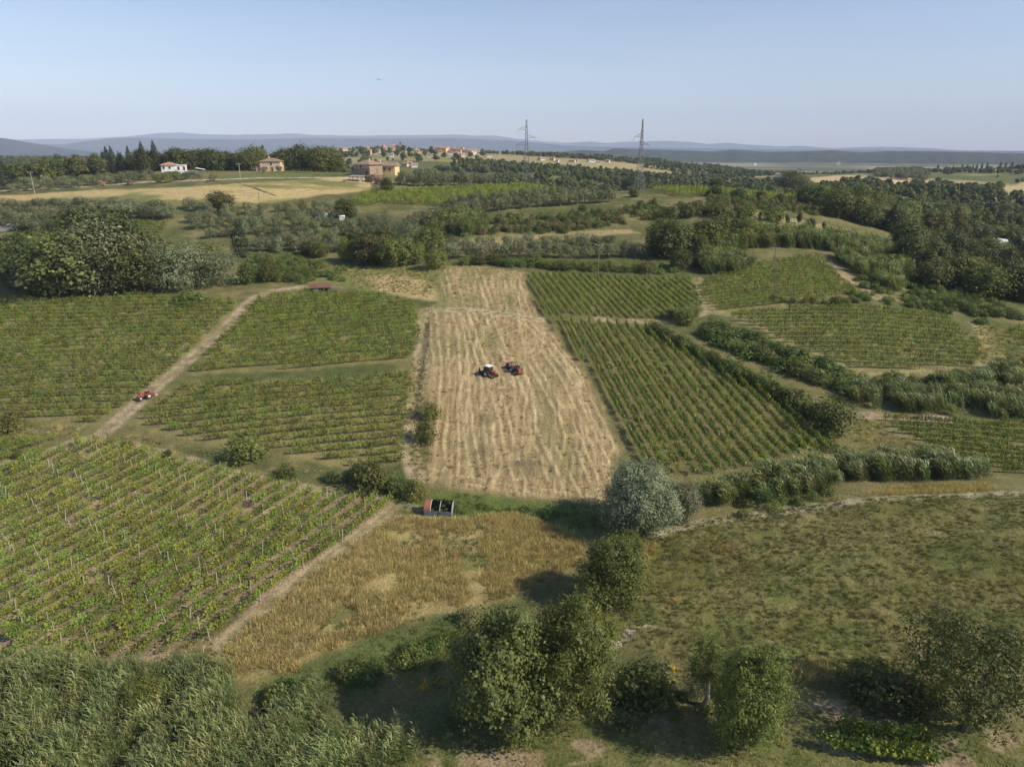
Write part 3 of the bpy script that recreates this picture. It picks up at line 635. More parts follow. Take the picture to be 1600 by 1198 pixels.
for s in range(7):
    L, V, F = vine_mesh(200+s, (1, .9, 1.1, .75, 1, .6, .85)[s]); p = Plant()
    p.crown = quad_mesh('vine_foliage', V, F, [M['vine']])
    mb = MB(); mb.tube((0, 0, -.1), (.03, .02, .45), .035, .028, 5, False); mb.tube((.03, .02, .45), (.0, 0, .8), .028, .02, 5, False)
    mb.tube((0, 0, .75), (-.42, 0, .82), .018, .01, 4, False); mb.tube((0, 0, .75), (.42, 0, .82), .018, .01, 4, False)
    p.trunk = mb.mesh('vine_stem', M['bark'])
    tv = np.array([tuple(v.co) for v in p.trunk.vertices]); tf = np.array([tuple(q.vertices) for q in p.trunk.polygons])+len(V)
    p.one = quad_mesh('grape_vine', np.r_[V, tv], np.r_[F, tf], [M['vine'], M['bark']], np.r_[np.zeros(len(F)), np.ones(len(tf))])
    p.lib = bpy.data.objects.new('vine_piece', p.one); VN.append(p)

# ------------------------------------------------------------------ scatter of uncountable things (kind = stuff)
_groups = {}
def scatter_group(key, objs):
    if key in _groups: return _groups[key]
    col_ = bpy.data.collections.new('pieces_'+key)
    for o in objs: col_.objects.link(o)
    g = bpy.data.node_groups.new('scatter_'+key, 'GeometryNodeTree')
    g.interface.new_socket('Geometry', in_out='INPUT', socket_type='NodeSocketGeometry'); g.interface.new_socket('Geometry', in_out='OUTPUT', socket_type='NodeSocketGeometry')
    gi, gout = g.nodes.new('NodeGroupInput'), g.nodes.new('NodeGroupOutput')
    ip = g.nodes.new('GeometryNodeInstanceOnPoints'); ci = g.nodes.new('GeometryNodeCollectionInfo')
    ci.inputs['Collection'].default_value = col_; ci.inputs['Separate Children'].default_value = True; ci.inputs['Reset Children'].default_value = True
    def attr(nm, ty):
        a = g.nodes.new('GeometryNodeInputNamedAttribute'); a.data_type = ty; a.inputs[0].default_value = nm; return a.outputs['Attribute']
    g.links.new(gi.outputs[0], ip.inputs['Points']); g.links.new(ci.outputs[0], ip.inputs['Instance']); ip.inputs['Pick Instance'].default_value = True
    g.links.new(attr('idx', 'INT'), ip.inputs['Instance Index']); g.links.new(attr('rot', 'FLOAT_VECTOR'), ip.inputs['Rotation']); g.links.new(attr('scl', 'FLOAT_VECTOR'), ip.inputs['Scale'])
    g.links.new(ip.outputs[0], gout.inputs[0]); _groups[key] = g; return g
def scatter(name, key, objs, P, rz, scl, label, cat=None, tilt=0.0, zs=None, ys=None):
    P = np.asarray(P, np.float32); n = len(P)
    if n == 0: return None
    me = bpy.data.meshes.new(name); me.vertices.add(n); me.vertices.foreach_set('co', P.ravel())
    r = np.random.default_rng(abs(hash(len(name)*7919+n)) % 99991)
    rot = np.zeros((n, 3), np.float32); rot[:, 2] = rz; rot[:, :2] = r.normal(size=(n, 2))*tilt
    sc = np.repeat(np.asarray(scl, np.float32).reshape(-1, 1), 3, 1)*np.ones((n, 1), np.float32)
    if zs is not None: sc[:, 2] *= zs
    if ys is not None: sc[:, 1] *= ys
    me.attributes.new('rot', 'FLOAT_VECTOR', 'POINT').data.foreach_set('vector', rot.ravel())
    me.attributes.new('scl', 'FLOAT_VECTOR', 'POINT').data.foreach_set('vector', sc.ravel())
    me.attributes.new('idx', 'INT', 'POINT').data.foreach_set('value', r.integers(0, len(objs), n).astype(np.int32))
    o = bpy.data.objects.new(name, me); C.objects.link(o)
    md = o.modifiers.new('scatter', 'NODES'); md.node_group = scatter_group(key, objs)
    tag(o, label, cat, kind='stuff'); return o
def lib(*names): return [p.lib for nm in names for p in PL[nm]]
def libo(name, me): return bpy.data.objects.new(name, me)
REEDF = [libo('reed_far_piece', reed_mesh(310+i, **REED_FAR)) for i in range(4)]
REEDS = [libo('reed_piece', reed_mesh(300+i)) for i in range(4)]
DRYT = [libo('dry_piece', tuft_mesh(320+i, 'drygrass', 34, .62, .5, .016, spread=.8)) for i in range(4)]
STRT = [libo('straw_piece', tuft_mesh(330+i, 'straw', 14, .28, .3, .03, spread=1.6)) for i in range(3)]
GRT = [libo('grass_piece', tuft_mesh(340+i, 'grass', 18, .42, .32, .028, spread=.8)) for i in range(4)]
SGT = [libo('weed_piece', tuft_mesh(350+i, 'sage', 22, .40, .34, .035, spread=1.0)) for i in range(3)]
YLT = [libo('yellow_piece', tuft_mesh(360+i, 'yellow', 10, .55, .3, .05, spread=.6)) for i in range(2)]
RDT = [libo('red_piece', tuft_mesh(365+i, 'poppy', 6, .45, .25, .05, spread=.8)) for i in range(2)]
def pts_in(poly, dens, seed, thr=None, ns=6, jit=True):
    r = np.random.default_rng(seed); lo, hi = poly.min(0), poly.max(0); n = int((hi-lo).prod()*dens)
    p = lo+r.random((n, 2))*(hi-lo); p = p[sdf(p[:, 0], p[:, 1], poly) > 0]
    if thr is not None: p = p[fbm(p[:, 0]/ns, p[:, 1]/ns, seed, 3) > thr]
    return np.c_[p, hgt(p[:, 0], p[:, 1])]
def cat_pts(L): return np.concatenate(L) if L else np.zeros((0, 3))

# ------------------------------------------------------------------ words for labels
ONES = ['', 'first', 'second', 'third', 'fourth', 'fifth', 'sixth', 'seventh', 'eighth', 'ninth', 'tenth', 'eleventh', 'twelfth', 'thirteenth', 'fourteenth', 'fifteenth', 'sixteenth', 'seventeenth', 'eighteenth', 'nineteenth']
TENS = {20: 'twent', 30: 'thirt', 40: 'fort', 50: 'fift', 60: 'sixt', 70: 'sevent', 80: 'eight', 90: 'ninet'}
def ordw(n):
    if n < 20: return ONES[n]
    t_, o_ = n//10*10, n % 10
    return TENS[t_]+('ieth' if o_ == 0 else 'y-'+ONES[o_])

# ------------------------------------------------------------------ individual plants
def place(kind, p, h, label, group=None, cat='tree', rz=None, var=None, wide=1.0, parts=True, name=None, sink=.1):
    P_ = PL[kind][R.randrange(len(PL[kind])) if var is None else var]; s = h/P_.H
    rz = R.random()*6.283 if rz is None else rz
    nm = name or P_.one.name.split('.')[0]
    if parts and P_.trunk is not None:
        e = empty(nm, (p.x, p.y, p.z-sink), rz, label, cat, group); e.scale = (s*wide, s*wide, s)
        for pn, me in (('trunk', P_.trunk), ('crown', P_.crown)):
            o = bpy.data.objects.new(pn, me); C.objects.link(o); o.parent = e
        return e
    o = bpy.data.objects.new(nm, P_.one); C.objects.link(o); o.location = (p.x, p.y, p.z-sink); o.rotation_euler = (0, 0, rz); o.scale = (s*wide, s*wide, s)
    return tag(o, label, cat, group)
def cluster(kind, uv, h, tmpl, group, cat='tree', wide=(.9, 1.15), parts=False, name=None, Yd=None):
    """uv: surveyed base points; tmpl has {o} for the ordinal from the left"""
    uv = sorted(uv)
    for i, (u, v) in enumerate(uv):
        p = atY(u, Yd+R.uniform(-6, 6)) if Yd else at(u, v); hh = R.uniform(*h) if isinstance(h, tuple) else h
        k = kind if isinstance(kind, str) else R.choice(kind)
        place(k, p, hh, tmpl.format(o=ordw(i+1)), group, cat, wide=R.uniform(*wide), parts=parts, name=name)
def line_uv(pts, n, jit=1.5):
    L = [math.dist(pts[i], pts[i+1]) for i in range(len(pts)-1)]; T = sum(L); out = []
    for k in range(n):
        s = T*(k+.5)/n; i = 0
        while s > L[i] and i < len(L)-1: s -= L[i]; i += 1
        f = s/L[i]; out.append((pts[i][0]+(pts[i+1][0]-pts[i][0])*f+R.uniform(-jit, jit), pts[i][1]+(pts[i+1][1]-pts[i][1])*f+R.uniform(-jit, jit)*.5))
    return out

def big(kind, u, vb, hpx, label, **kw):
    p = at(u, vb); dep = math.atan(tanv(vb)); m_ = mpp(p)
    h = hpx*m_/math.cos(dep)*kw.pop('k', .86); return place(kind, p, h, label, **kw)
# foreground
big('willow', 997, 830, 122, 'round silver-green willow at the lower tip of the mown straw field', wide=1.08)
big('willow', 1062, 812, 70, 'small dusty green willow tucked against the right side of the silver willow', wide=1.0, name='willow_tree')
big('robinia_small', 955, 940, 118, 'bright green robinia between the dry grass field and the right meadow', wide=1.15)
big('robinia_small', 985, 868, 50, 'low loose robinia sapling with bare twigs in front of the silver willow', wide=1.1)
big('oak_big', 785, 1148, 205, 'dark dense oak, left of the two big trees in the foreground', wide=.98, var=0)
big('robinia_big', 890, 1112, 198, 'tall mid-green robinia, right of the two big trees in the foreground', wide=.98, var=0)
big('robinia_big', 1160, 1168, 172, 'leafy bright green robinia at the bottom right of centre', wide=.85, var=1)
big('thin', 1098, 1100, 118, 'thin grey-green tree with bare twigs left of the bottom robinia', wide=1.1)
big('sparse', 1505, 1138, 175, 'sparse spreading tree with visible dark limbs at the bottom right corner', wide=1.05)
for u, v, hp, w, kd, lb in [
    (1000,1086,48,1.25,'shrub','round dark shrub below the right meadow beside the tall robinia'),
    (667,690,42,.7,'shrub','dark shrub on the left border of the straw field'),
    (672,655,34,.7,'shrub','small shrub higher up on the left border of the straw field'),
    (388,716,44,1.1,'shrub','bushy shrub at the lower edge of the middle-left vineyard'),
    (14,668,34,1.2,'shrub','shrub at the left picture edge under the vineyard'),
    (585,764,54,.9,'shrub','tall shrub beside the ditch right of the lower vineyard tip'),
    (650,776,30,1.1,'shrub','low dark shrub just above the rusty metal container'),
    (1300,668,54,1.2,'shrub','large bush at the lower end of the long hedge'),
    (1380,1090,44,1.6,'shrub','dark bush at the near edge of the right meadow'),
    (1440,1105,40,1.3,'shrub','dark bush under the sparse tree'),
    (1130,1070,36,1.0,'shrub','leafy bush against the thin grey-green tree'),
    (300,470,20,1.5,'bramble','pale broom clump at the top edge of the left vineyard'),
    (1070,506,26,1.1,'shrub','rounded bush at the bend of the track between the right vineyards'),
    (735,972,26,1.3,'broom','grey-green bush against the top of the big oak'),
    (985,1120,22,1.4,'bramble','low bramble on the bank beside the sandy patch'),
    (230,1110,60,1.3,'robinia_small','yellow-green bush in the middle of the foreground reeds'),
    ]:
    big(kd, u, v, hp, lb, cat='shrub', wide=w, name='shrub')

# left tree mass
LM = [('oak',(28,452),58),('oak',(75,456),70),('oak',(118,458),100),('silver',(165,455),112),('oak',(140,440),95),('oak',(205,452),88),('oak',(245,452),60),('green',(268,440),66),('silver',(310,447),66),('silver',(350,446),56),('oak',(5,440),50),('oak',(50,430),60),('green',(100,425),70),('oak',(232,425),62),('olive',(285,455),36),('green',(385,443),34),('green',(420,440),34),('oak',(60,385),30),('oak',(185,440),100),('silver',(270,452),76),('green',(330,436),60),('oak',(20,430),66),('oak',(150,412),90)]
for i, (k, (u, v), hp) in enumerate(sorted(LM, key=lambda q: q[1][0])):
    look = {'oak': 'dark', 'silver': 'grey-green', 'green': 'mid-green', 'olive': 'small grey'}[k]
    big(k, u, v, hp*1.2, f'{look} tree, {ordw(i+1)} from the left in the wood above the left vineyard', group='trees of the wooded mass above the left vineyard', wide=R.uniform(1.0, 1.3), k=.85)
big('cypress', 377, 402, 66, 'dark isolated cypress between the left wood and the olive grove', wide=1.7, var=1)
# middle clump left of the straw field
MC = [('green',(545,408),44),('oak',(575,412),58),('green',(610,416),56),('oak',(600,396),50),('silver',(635,385),50),('green',(650,412),44),('green',(672,400),60),('oak',(555,392),40),('olive',(622,372),30),('oak',(590,410),50),('oak',(630,414),50),('green',(680,420),40),('oak',(500,402),30),('oak',(480,398),26)]
for i, (k, (u, v), hp) in enumerate(sorted(MC, key=lambda q: q[1][0])):
    big(k, u, v, hp, f'leafy tree, {ordw(i+1)} from the left in the thicket above the small wheat patch', group='trees of the thicket left of the straw field', wide=R.uniform(1.0, 1.3), k=.85)
# right-centre group
RC = [('green',(1030,392),62),('green',(1052,400),66),('poplar',(1070,398),60),('green',(1100,388),58),('green',(1122,380),52),('poplar',(1145,380),50),('green',(1165,380),48),('oak',(1040,402),56),('oak',(1062,420),36),('green',(1090,398),40)]
for i, (k, (u, v), hp) in enumerate(sorted(RC, key=lambda q: q[1][0])):
    big(k, u, v, hp, f'tall leafy tree, {ordw(i+1)} from the left in the group behind the dark cypress', group='tall trees above the trellised vineyard', wide=R.uniform(1.0, 1.25) if k != 'poplar' else 1.6, k=.9)
big('cypress', 1086, 418, 46, 'dark narrow cypress in front of the tall leafy group', wide=1.15, var=1)
# olive rows
cluster('olive', line_uv([(700,404),(800,402),(900,404),(1005,402)], 15, 2), (4.4, 5.6), 'rounded olive, {o} from the left in the front row above the trellised vineyard', 'front olive row', wide=(1.0, 1.25), parts=True)
cluster('olive', line_uv([(700,392),(800,388),(890,386),(960,384)], 13, 2), (4.0, 5.0), 'rounded olive, {o} from the left in the second row above the trellised vineyard', 'second olive row', wide=(1.0, 1.2))
cluster('olive', line_uv([(640,356),(690,345),(720,336),(800,327),(880,321),(958,315)], 26, 2), (5.2, 6.4), 'dark olive tree, {o} from the left in the long row below the ridge vineyard', 'long olive row', wide=(1.0, 1.25))
cluster('olive', line_uv([(700,325),(760,318),(840,309),(950,305)], 16, 2), (4.6, 5.6), 'olive tree, {o} from the left in the row close under the ridge vineyard', 'upper olive row', wide=(1.0, 1.2))
cluster('olive', line_uv([(155,340),(200,341),(270,342)], 10, 2), (5.0, 6.0), 'grey olive tree, {o} from the left in the hedge-like row on the left slope', 'hedge-like olive row', wide=(1.1, 1.4))
cluster('olive', line_uv([(150,330),(200,330),(268,331)], 8, 2), (4.4, 5.4), 'grey olive tree, {o} from the left in the back of the hedge-like row', 'hedge-like olive row', wide=(1.1, 1.4))
for b, (pts, n_) in enumerate([([(285,322),(345,338),(440,330),(520,328)], 12), ([(290,346),(380,345),(500,342),(560,340)], 16), ([(300,358),(380,356),(500,354),(610,352)], 17), ([(320,372),(400,368),(520,368),(640,364)], 17), ([(400,384),(440,384),(530,380)], 10), ([(395,396),(470,392),(540,394)], 8)]):
    cluster('olive', line_uv(pts, n_, 5), (3.8, 5.2), 'grey-green olive, {o} from the left in the '+ordw(b+1)+' line down the olive grove', 'olive grove below the farmhouse', wide=(.9, 1.2))
for b, pts in enumerate([[(-10,328),(60,328),(140,326)], [(-10,337),(60,338),(150,338)], [(-10,348),(60,347),(130,350)], [(0,358),(50,360),(110,358)]]):
    cluster('olive', line_uv(pts, 11, 4), (3.8, 5.0), 'dull olive, {o} from the left in the '+ordw(b+1)+' line down the far left slope', 'olives on the far left slope', wide=(1.0, 1.4))
for b, (pts, n_) in enumerate([([(620,288),(660,291),(760,289),(800,288)], 17), ([(650,283),(700,284),(790,283)], 13)]):
    cluster('olive', line_uv(pts, n_, 1), (5.5, 7.0), 'olive, {o} from the left in the '+('front', 'back')[b]+' ridge row right of the farmhouse', 'ridge olives beside the farmhouse', wide=(1.0, 1.25))
for b, (pts, n_) in enumerate([([(10,300),(120,292),(240,281),(320,277)], 26), ([(20,293),(120,286),(240,276)], 20)]):
    cluster('olive', line_uv(pts, n_, 3), (3.2, 4.6), 'small olive tree, {o} from the left in the '+('roadside', 'rear')[b]+' line below the cypress wood', 'olives along the left road', wide=(1.0, 1.3))
# isolated ones on the back slope
for k, u, v, hp, w, lb in [('oak',345,329,30,1.5,'dense isolated tree on the golden slope'),('oak',175,318,10,1.6,'small shrub-like tree on the far left field'),('olive',385,326,12,1.3,'small olive beside the isolated tree on the golden slope'),
    ('green',540,340,34,1.2,'dark tree at the lower left of the ridge vineyard'),('oak',606,302,26,.9,'dark tree at the end of the farm drive'),('silver',590,302,18,1.2,'grey bush below the end of the farm drive'),
    ('oak',573,270,22,1.1,'tree in front of the stone farmhouse wall'),('olive',333,283,12,1.5,'round tree beside the white gravel road'),
    ('oak',985,297,22,1.3,'dark tree at the foot of the right pylon'),('oak',975,295,18,1.4,'second dark tree left of the right pylon'),('oak',990,308,14,1.3,'dark shrub tree below the right pylon'),
    ('oak',1118,297,18,1.5,'broad dark tree on the crest right of the right pylon'),('oak',1234,300,34,1.5,'big dark tree on the crest at the right'),('oak',1248,302,28,1.4,'dark tree joined to the right side of the big crest tree'),
    ('cypress',1392,362,40,2.6,'dark broad conifer above the right reed bed'),('cypress',1422,366,22,1.0,'left of the two thin cypresses in the right woods'),('cypress',1438,366,20,1.2,'right of the two thin cypresses in the right woods'),
    ('oak',910,332,12,1.3,'small round tree on the terrace track'),('olive',905,342,12,1.2,'lower small round tree on the terrace track'),('green',1022,322,14,1.0,'pale scrubby tree on the terrace bank')]:
    big(k, u, v, hp, lb, cat='tree', wide=w, k=1.0)
cluster('oak', line_uv([(1105,308),(1180,313),(1260,320),(1330,326)], 7, 4), (4, 6.5), 'dark bushy tree, {o} from the left on the steep bank below the crest vineyard', 'bank trees below the crest', wide=(1.1, 1.5))
# trees round the houses on the left ridge
cluster('oak', [(225,268),(240,270),(262,262),(280,262),(292,262),(306,264),(318,266),(330,268),(345,268),(356,270),(366,268),(380,270),(392,270),(400,268)], (9, 14), 'large dark tree, {o} from the left in the wood behind the white villa', 'wood behind the villa', wide=(1.0, 1.4), Yd=384)
cluster('oak', [(446,268),(455,270),(470,270),(482,271),(492,272),(504,272),(515,272),(526,272)], (9, 13.5), 'large round tree, {o} from the left between the pink house and the stone farmhouse', 'trees between the two farmhouses', wide=(1.0, 1.35), Yd=376)
cluster('cypress', [(165,274),(172,275),(180,274),(190,274),(194,274),(205,275),(166,276),(246,262),(217,272),(226,274)], (9, 15), 'dark cypress, {o} from the left in the tall group on the left ridge', 'cypress group on the left ridge', wide=(1.1, 1.9), Yd=380)
cluster('poplar', [(78,278),(95,278),(112,280),(120,280),(150,278),(157,279)], (10, 14), 'pale columnar poplar, {o} from the left on the left ridge', 'poplars on the left ridge', wide=(1.0, 1.4))
big('pine', 413, 262, 40, 'black-green pine behind the left end of the pink house', wide=1.3); big('pine', 467, 262, 42, 'slim dark pine beside the distant small pylon', wide=1.0)
big('cypress', 2, 296, 58, 'very dark conifer cut by the left picture edge', wide=3.0, var=1)
big('olive', 412, 270, 12, 'small tree in front of the left end of the pink house', wide=1.0); big('olive', 437, 270, 14, 'small tree in front of the right end of the pink house', wide=1.0)
cluster('oleander', [(577,283),(583,285),(592,288),(597,289),(61,294),(158,291),(203,289)], (2.5, 3.8), 'pink flowering oleander, {o} from the left along the farm roads', 'oleanders', cat='shrub', wide=(1.1, 1.4))

# right-hand woods: individual trees in bands
def wood_band(pts, n_, h, word, grp, kinds=('oak', 'oak', 'green', 'poplar'), jit=9):
    cluster(kinds, line_uv(pts, n_, jit), h, '{o} tree from the left in the '+word, grp, wide=(1.1, 1.5))
wood_band([(1255,318),(1330,322),(1400,330),(1500,338),(1620,345)], 26, (7, 11), 'back band of the right-hand wood', 'right-hand wood')
wood_band([(1300,336),(1400,345),(1500,352),(1620,362)], 24, (7, 11), 'second band of the right-hand wood', 'right-hand wood')
wood_band([(1340,352),(1420,362),(1500,372),(1620,385)], 20, (7, 11), 'third band of the right-hand wood', 'right-hand wood')
wood_band([(1400,385),(1470,395),(1540,402),(1630,405)], 16, (7, 11), 'fourth band of the right-hand wood', 'right-hand wood')
wood_band([(1400,412),(1450,418),(1520,428),(1630,432)], 14, (7, 11), 'fifth band of the right-hand wood', 'right-hand wood')
wood_band([(1430,440),(1500,450),(1560,462),(1640,470)], 12, (7, 11), 'front band of the right-hand wood above the vineyards', 'right-hand wood')

# hedges
cluster(['shrub', 'shrub', 'bramble', 'broom'], line_uv([(1015,514),(1080,548),(1150,588),(1230,625),(1270,655)], 34, 3), (2.1, 3.0), 'shrub, {o} from the upper end of the long hedge beside the right vineyard', 'long diagonal hedge', 'shrub', (.8, 1.05), name='hedge_shrub')
cluster(['shrub', 'bramble'], line_uv([(1090,522),(1160,548),(1230,575),(1290,600),(1330,612)], 26, 6), (1.6, 2.7), 'shrub, {o} from the left in the dark scrub between the two right vineyards', 'dark scrub strip', 'shrub', (1.1, 1.6), name='shrub')
cluster(['shrub', 'bramble'], line_uv([(1110,512),(1180,530),(1250,562),(1320,590)], 22, 5), (1.5, 2.4), 'shrub, {o} from the left on the upper side of the dark scrub strip', 'dark scrub strip', 'shrub', (1.1, 1.6), name='shrub')
cluster('shrub', line_uv([(715,412),(800,414),(880,420),(940,424),(1020,424)], 24, 5), (1.8, 3.2), 'shrub, {o} from the left in the hedge at the top of the trellised vineyard', 'hedge above the trellised vineyard', 'shrub', (1.0, 1.5), name='hedge_shrub')
cluster('broom', line_uv([(740,365),(830,358),(900,355),(980,345)], 20, 5), (1.6, 2.8), 'dry brownish shrub, {o} from the left on the terrace bank', 'terrace bank shrubs', 'shrub', (1.1, 1.6), name='shrub')
cluster('shrub', line_uv([(400,430),(430,436),(470,440),(440,425),(500,420)], 16, 6), (1.6, 2.6), 'low shrub, {o} from the left on the green bank above the rusty shed', 'bank above the rusty shed', 'shrub', (1.1, 1.8), name='shrub')
cluster(['broom', 'shrub'], line_uv([(1200,470),(1260,474),(1330,474),(1345,470)], 9, 2), (1.2, 2.2), 'low shrub, {o} from the left on the bank between the two right terraces', 'bank between right terraces', 'shrub', (1.1, 1.5), name='shrub')
cluster('shrub', line_uv([(550,752),(600,762),(640,772)], 7, 4), (1.6, 2.4), 'low shrub, {o} from the left along the ditch above the container', 'ditch shrubs', 'shrub', (1.0, 1.4), name='shrub')
cluster('shrub', line_uv([(1450,470),(1520,488),(1600,500)], 9, 4), (1.8, 2.8), 'shrub, {o} from the left on the slope right of the terraces', 'slope shrubs', 'shrub', (1.1, 1.6), name='shrub')

cluster(['olive', 'green', 'shrub'], [(262,285),(275,282),(258,281),(290,281),(248,286)], (3, 4.6), 'garden tree, {o} from the left in front of the white villa', 'villa garden trees', wide=(1.0, 1.3), name='garden_tree')
cluster(['green', 'oak', 'poplar', 'shrub'], line_uv([(1040,345),(1110,338),(1180,345),(1250,352),(1300,362)], 14, 7), (3, 6), 'bushy tree, {o} from the left along the bank above the upper right reeds', 'bank trees above the reeds', wide=(1.0, 1.4), name='bank_tree')
cluster(['green', 'shrub', 'oak'], [(200,700),(262,712),(450,744),(520,752),(30,716),(560,742)], (1.2, 2.4), 'small bush, {o} from the left along the path above the lower vineyard', 'bushes along the lower path', 'shrub', (1.0, 1.5), name='shrub')

# ------------------------------------------------------------------ reed beds, scrub, grass, far woods (stuff)
def reed_bed(name, pts, dens, seed, label, sc=(.8, 1.15)):
    P_ = pts_in(wpoly(pts), dens, seed); r = np.random.default_rng(seed)
    nz = fbm(P_[:, 0]/2.4, P_[:, 1]/2.4, seed, 3); s_ = r.uniform(sc[0], sc[1], len(P_))*(.45+1.0*nz)
    kp = nz > .37; P_, s_, nz = P_[kp], s_[kp], nz[kp]
    fr_s = P_[:, 1].mean() > 72
    scatter(name, 'reedsfar' if fr_s else 'reeds', REEDF if fr_s else REEDS, P_, r.random(len(P_))*1.4-.7, s_*1.0, label, 'reeds', .09)
reed_bed('reed_bed', [(-60,1075),(60,1060),(200,1050),(330,1058),(365,1080),(350,1110),(440,1130),(500,1120),(560,1130),(640,1155),(640,1190),(560,1225),(-60,1300)], .95, 401, 'grey-green giant reeds massed along the lower left corner', (.75, 1.05))
reed_bed('reed_bed', [(1068,806),(1110,792),(1200,788),(1300,762),(1400,752),(1545,752),(1550,738),(1480,725),(1380,728),(1280,742),(1190,762),(1095,775)], .9, 402, 'long bright reed belt below the big right vineyard', (.7, 1.0))
reed_bed('reed_bed', [(1325,636),(1400,642),(1500,652),(1650,658),(1650,580),(1560,580),(1480,600),(1400,612),(1340,618)], .55, 403, 'reeds on the bank between the two lowest right vineyards', (.62, .95))
reed_bed('reed_bed', [(1120,398),(1180,388),(1280,390),(1380,408),(1400,398),(1340,380),(1240,372),(1170,368),(1130,380)], .5, 404, 'dense reed bed behind the upper right vineyard', (1.0, 1.4))
reed_bed('reed_bed', [(1105,430),(1160,428),(1180,415),(1140,400),(1100,408)], .5, 405, 'reed clump right of the dark cypress', (.9, 1.3))
reed_bed('reed_bed', [(680,372),(740,368),(760,352),(735,340),(700,345)], .4, 406, 'pale reeds below the long olive row', (1.0, 1.5))
reed_bed('reed_bed', [(1050,504),(1085,504),(1095,492),(1060,490)], .8, 407, 'small reed tuft at the track bend', (.6, .8))
reed_bed('reed_bed', [(590,770),(655,782),(650,765),(600,755)], .8, 408, 'thin reeds beside the ditch', (.5, .7))
reed_bed('reed_bed', [(1380,400),(1440,430),(1400,460),(1340,430),(1300,402)], .35, 409, 'reeds and canes spilling down the right slope', (.8, 1.1))
reed_bed('reed_bed', [(1010,1110),(1060,1105),(1100,1090),(1060,1080),(1015,1095)], .8, 410, 'short canes beside the round dark shrub', (.35, .55))
def low(name, pts, dens, seed, label, key='bramble', sc=(.5, 1.1), thr=None, objs=None, ns=6, cat='undergrowth'):
    P_ = cat_pts([pts_in(wpoly(q), dens, seed+i, thr, ns) for i, q in enumerate(pts)]); r = np.random.default_rng(seed)
    scatter(name, key, objs or lib('bramble'), P_, r.random(len(P_))*6.28, r.uniform(sc[0], sc[1], len(P_)), label, cat, .1)
low('undergrowth', [[(400,1085),(520,1050),(640,1010),(730,985),(735,1030),(600,1050),(520,1100),(420,1110)]], .35, 421, 'low green brambles between the reeds and the dry grass', sc=(.5, .95), thr=.3, ns=3)
low('undergrowth', [[(640,785),(760,790),(860,798),(900,815),(880,820),(780,802),(720,806)]], .3, 422, 'lush green weeds in the ditch behind the container', sc=(.35, .55))
low('undergrowth', [[(1330,400),(1400,440),(1500,480),(1600,505),(1600,480),(1500,455),(1420,430)], [(1060,820),(1200,800),(1340,775),(1300,765),(1100,800)], [(380,420),(470,415),(540,440),(470,446),(400,440)], [(1280,600),(1380,590),(1500,586),(1480,600),(1340,615)], [(1230,700),(1330,720),(1300,690),(1270,660)], [(1320,470),(1480,490),(1540,510),(1600,500),(1500,470),(1400,440),(1330,430)], [(380,400),(480,405),(550,425),(480,440),(390,430)], [(690,410),(820,420),(1080,430),(1080,420),(820,408),(700,402)]], .16, 423, 'green brambles covering the banks and hedge feet', sc=(.5, 1.1), thr=.35)
low('undergrowth', [[(690,345),(860,335),(960,330),(980,345),(850,360),(700,372)], [(1040,330),(1160,340),(1180,330),(1060,318)], [(960,335),(1040,350),(1040,325),(1000,315)], [(1100,304),(1200,312),(1330,330),(1330,345),(1200,330),(1110,318)], [(760,362),(880,352),(980,350),(880,366)]], .2, 424, 'mixed scrub on the terraces under the ridge', key='terrace', objs=lib('bramble', 'broom'), sc=(.6, 1.2), thr=.3)
low('undergrowth', [[(1000,1075),(1120,1090),(1100,1130),(960,1105),(930,1090)], [(820,1120),(720,1155),(690,1140),(730,1090)], [(1300,1070),(1430,1070),(1440,1090),(1310,1090)]], .5, 425, 'shaded weeds under the foreground trees', sc=(.3, .6), thr=.3, ns=3)
# yellow flowers and poppies
low('wildflowers', [[(620,1072),(700,1045),(735,1040),(730,1060),(640,1085)], [(1010,1060),(1060,1030),(1090,1050),(1040,1075)]], 2.2, 431, 'yellow wildflowers at the edge of the dry grass', key='yellow', objs=YLT, thr=.42, ns=2, sc=(.6, 1.1), cat='flowers')
low('wildflowers', [[(1005,850),(1100,820),(1250,800),(1250,900),(1100,960),(990,940)]], .5, 432, 'sparse orange-red wildflowers in the near side of the meadow', key='poppy', objs=RDT, thr=.45, ns=4, sc=(.4, .8), cat='flowers')
# grasses
def grass(name, polys, dens, seed, objs, key, label, sc=(.6, 1.2), thr=None, ns=5):
    P_ = cat_pts([pts_in(q, dens, seed+i, thr, ns) for i, q in enumerate(polys)]); r = np.random.default_rng(seed)
    scatter(name, key, objs, P_, r.random(len(P_))*6.28, r.uniform(sc[0], sc[1], len(P_)), label, 'grass', .15)
grass('dry_grass', [DRY], 6.5, 441, DRYT, 'dry', 'tall tawny dry grass in the field between vineyard and trees', thr=.36, ns=5, sc=(.7, 1.25))
grass('green_grass', [DRY, SCRUB, GREENSTRIP], 2.5, 442, GRT, 'grass', 'green grass patches through the dry field and along the ditch', thr=.45, ns=6)
grass('dry_grass', [wpoly([(1270,782),(1350,770),(1420,760),(1550,755),(1560,766),(1420,772),(1300,784)]), wpoly([(1190,1040),(1290,1030),(1340,1050),(1300,1070),(1200,1066)]), wpoly([(1000,880),(1012,845),(1030,850),(1010,900),(985,960),(965,960)])], 4.0, 443, DRYT, 'dry', 'golden grass fringe along the borders of the right meadow', sc=(.7, 1.1))
grass('meadow_weeds', [MEADOW], 6.5, 444, SGT+GRT, 'meadow', 'grey-green tufts dotted over the right meadow', thr=.34, ns=2.0, sc=(.3, .85))
grass('straw_litter', [STRAW], 1.6, 445, STRT, 'straw', 'cut straw lying in swaths over the mown field', sc=(.5, 1.1), thr=.45, ns=2)
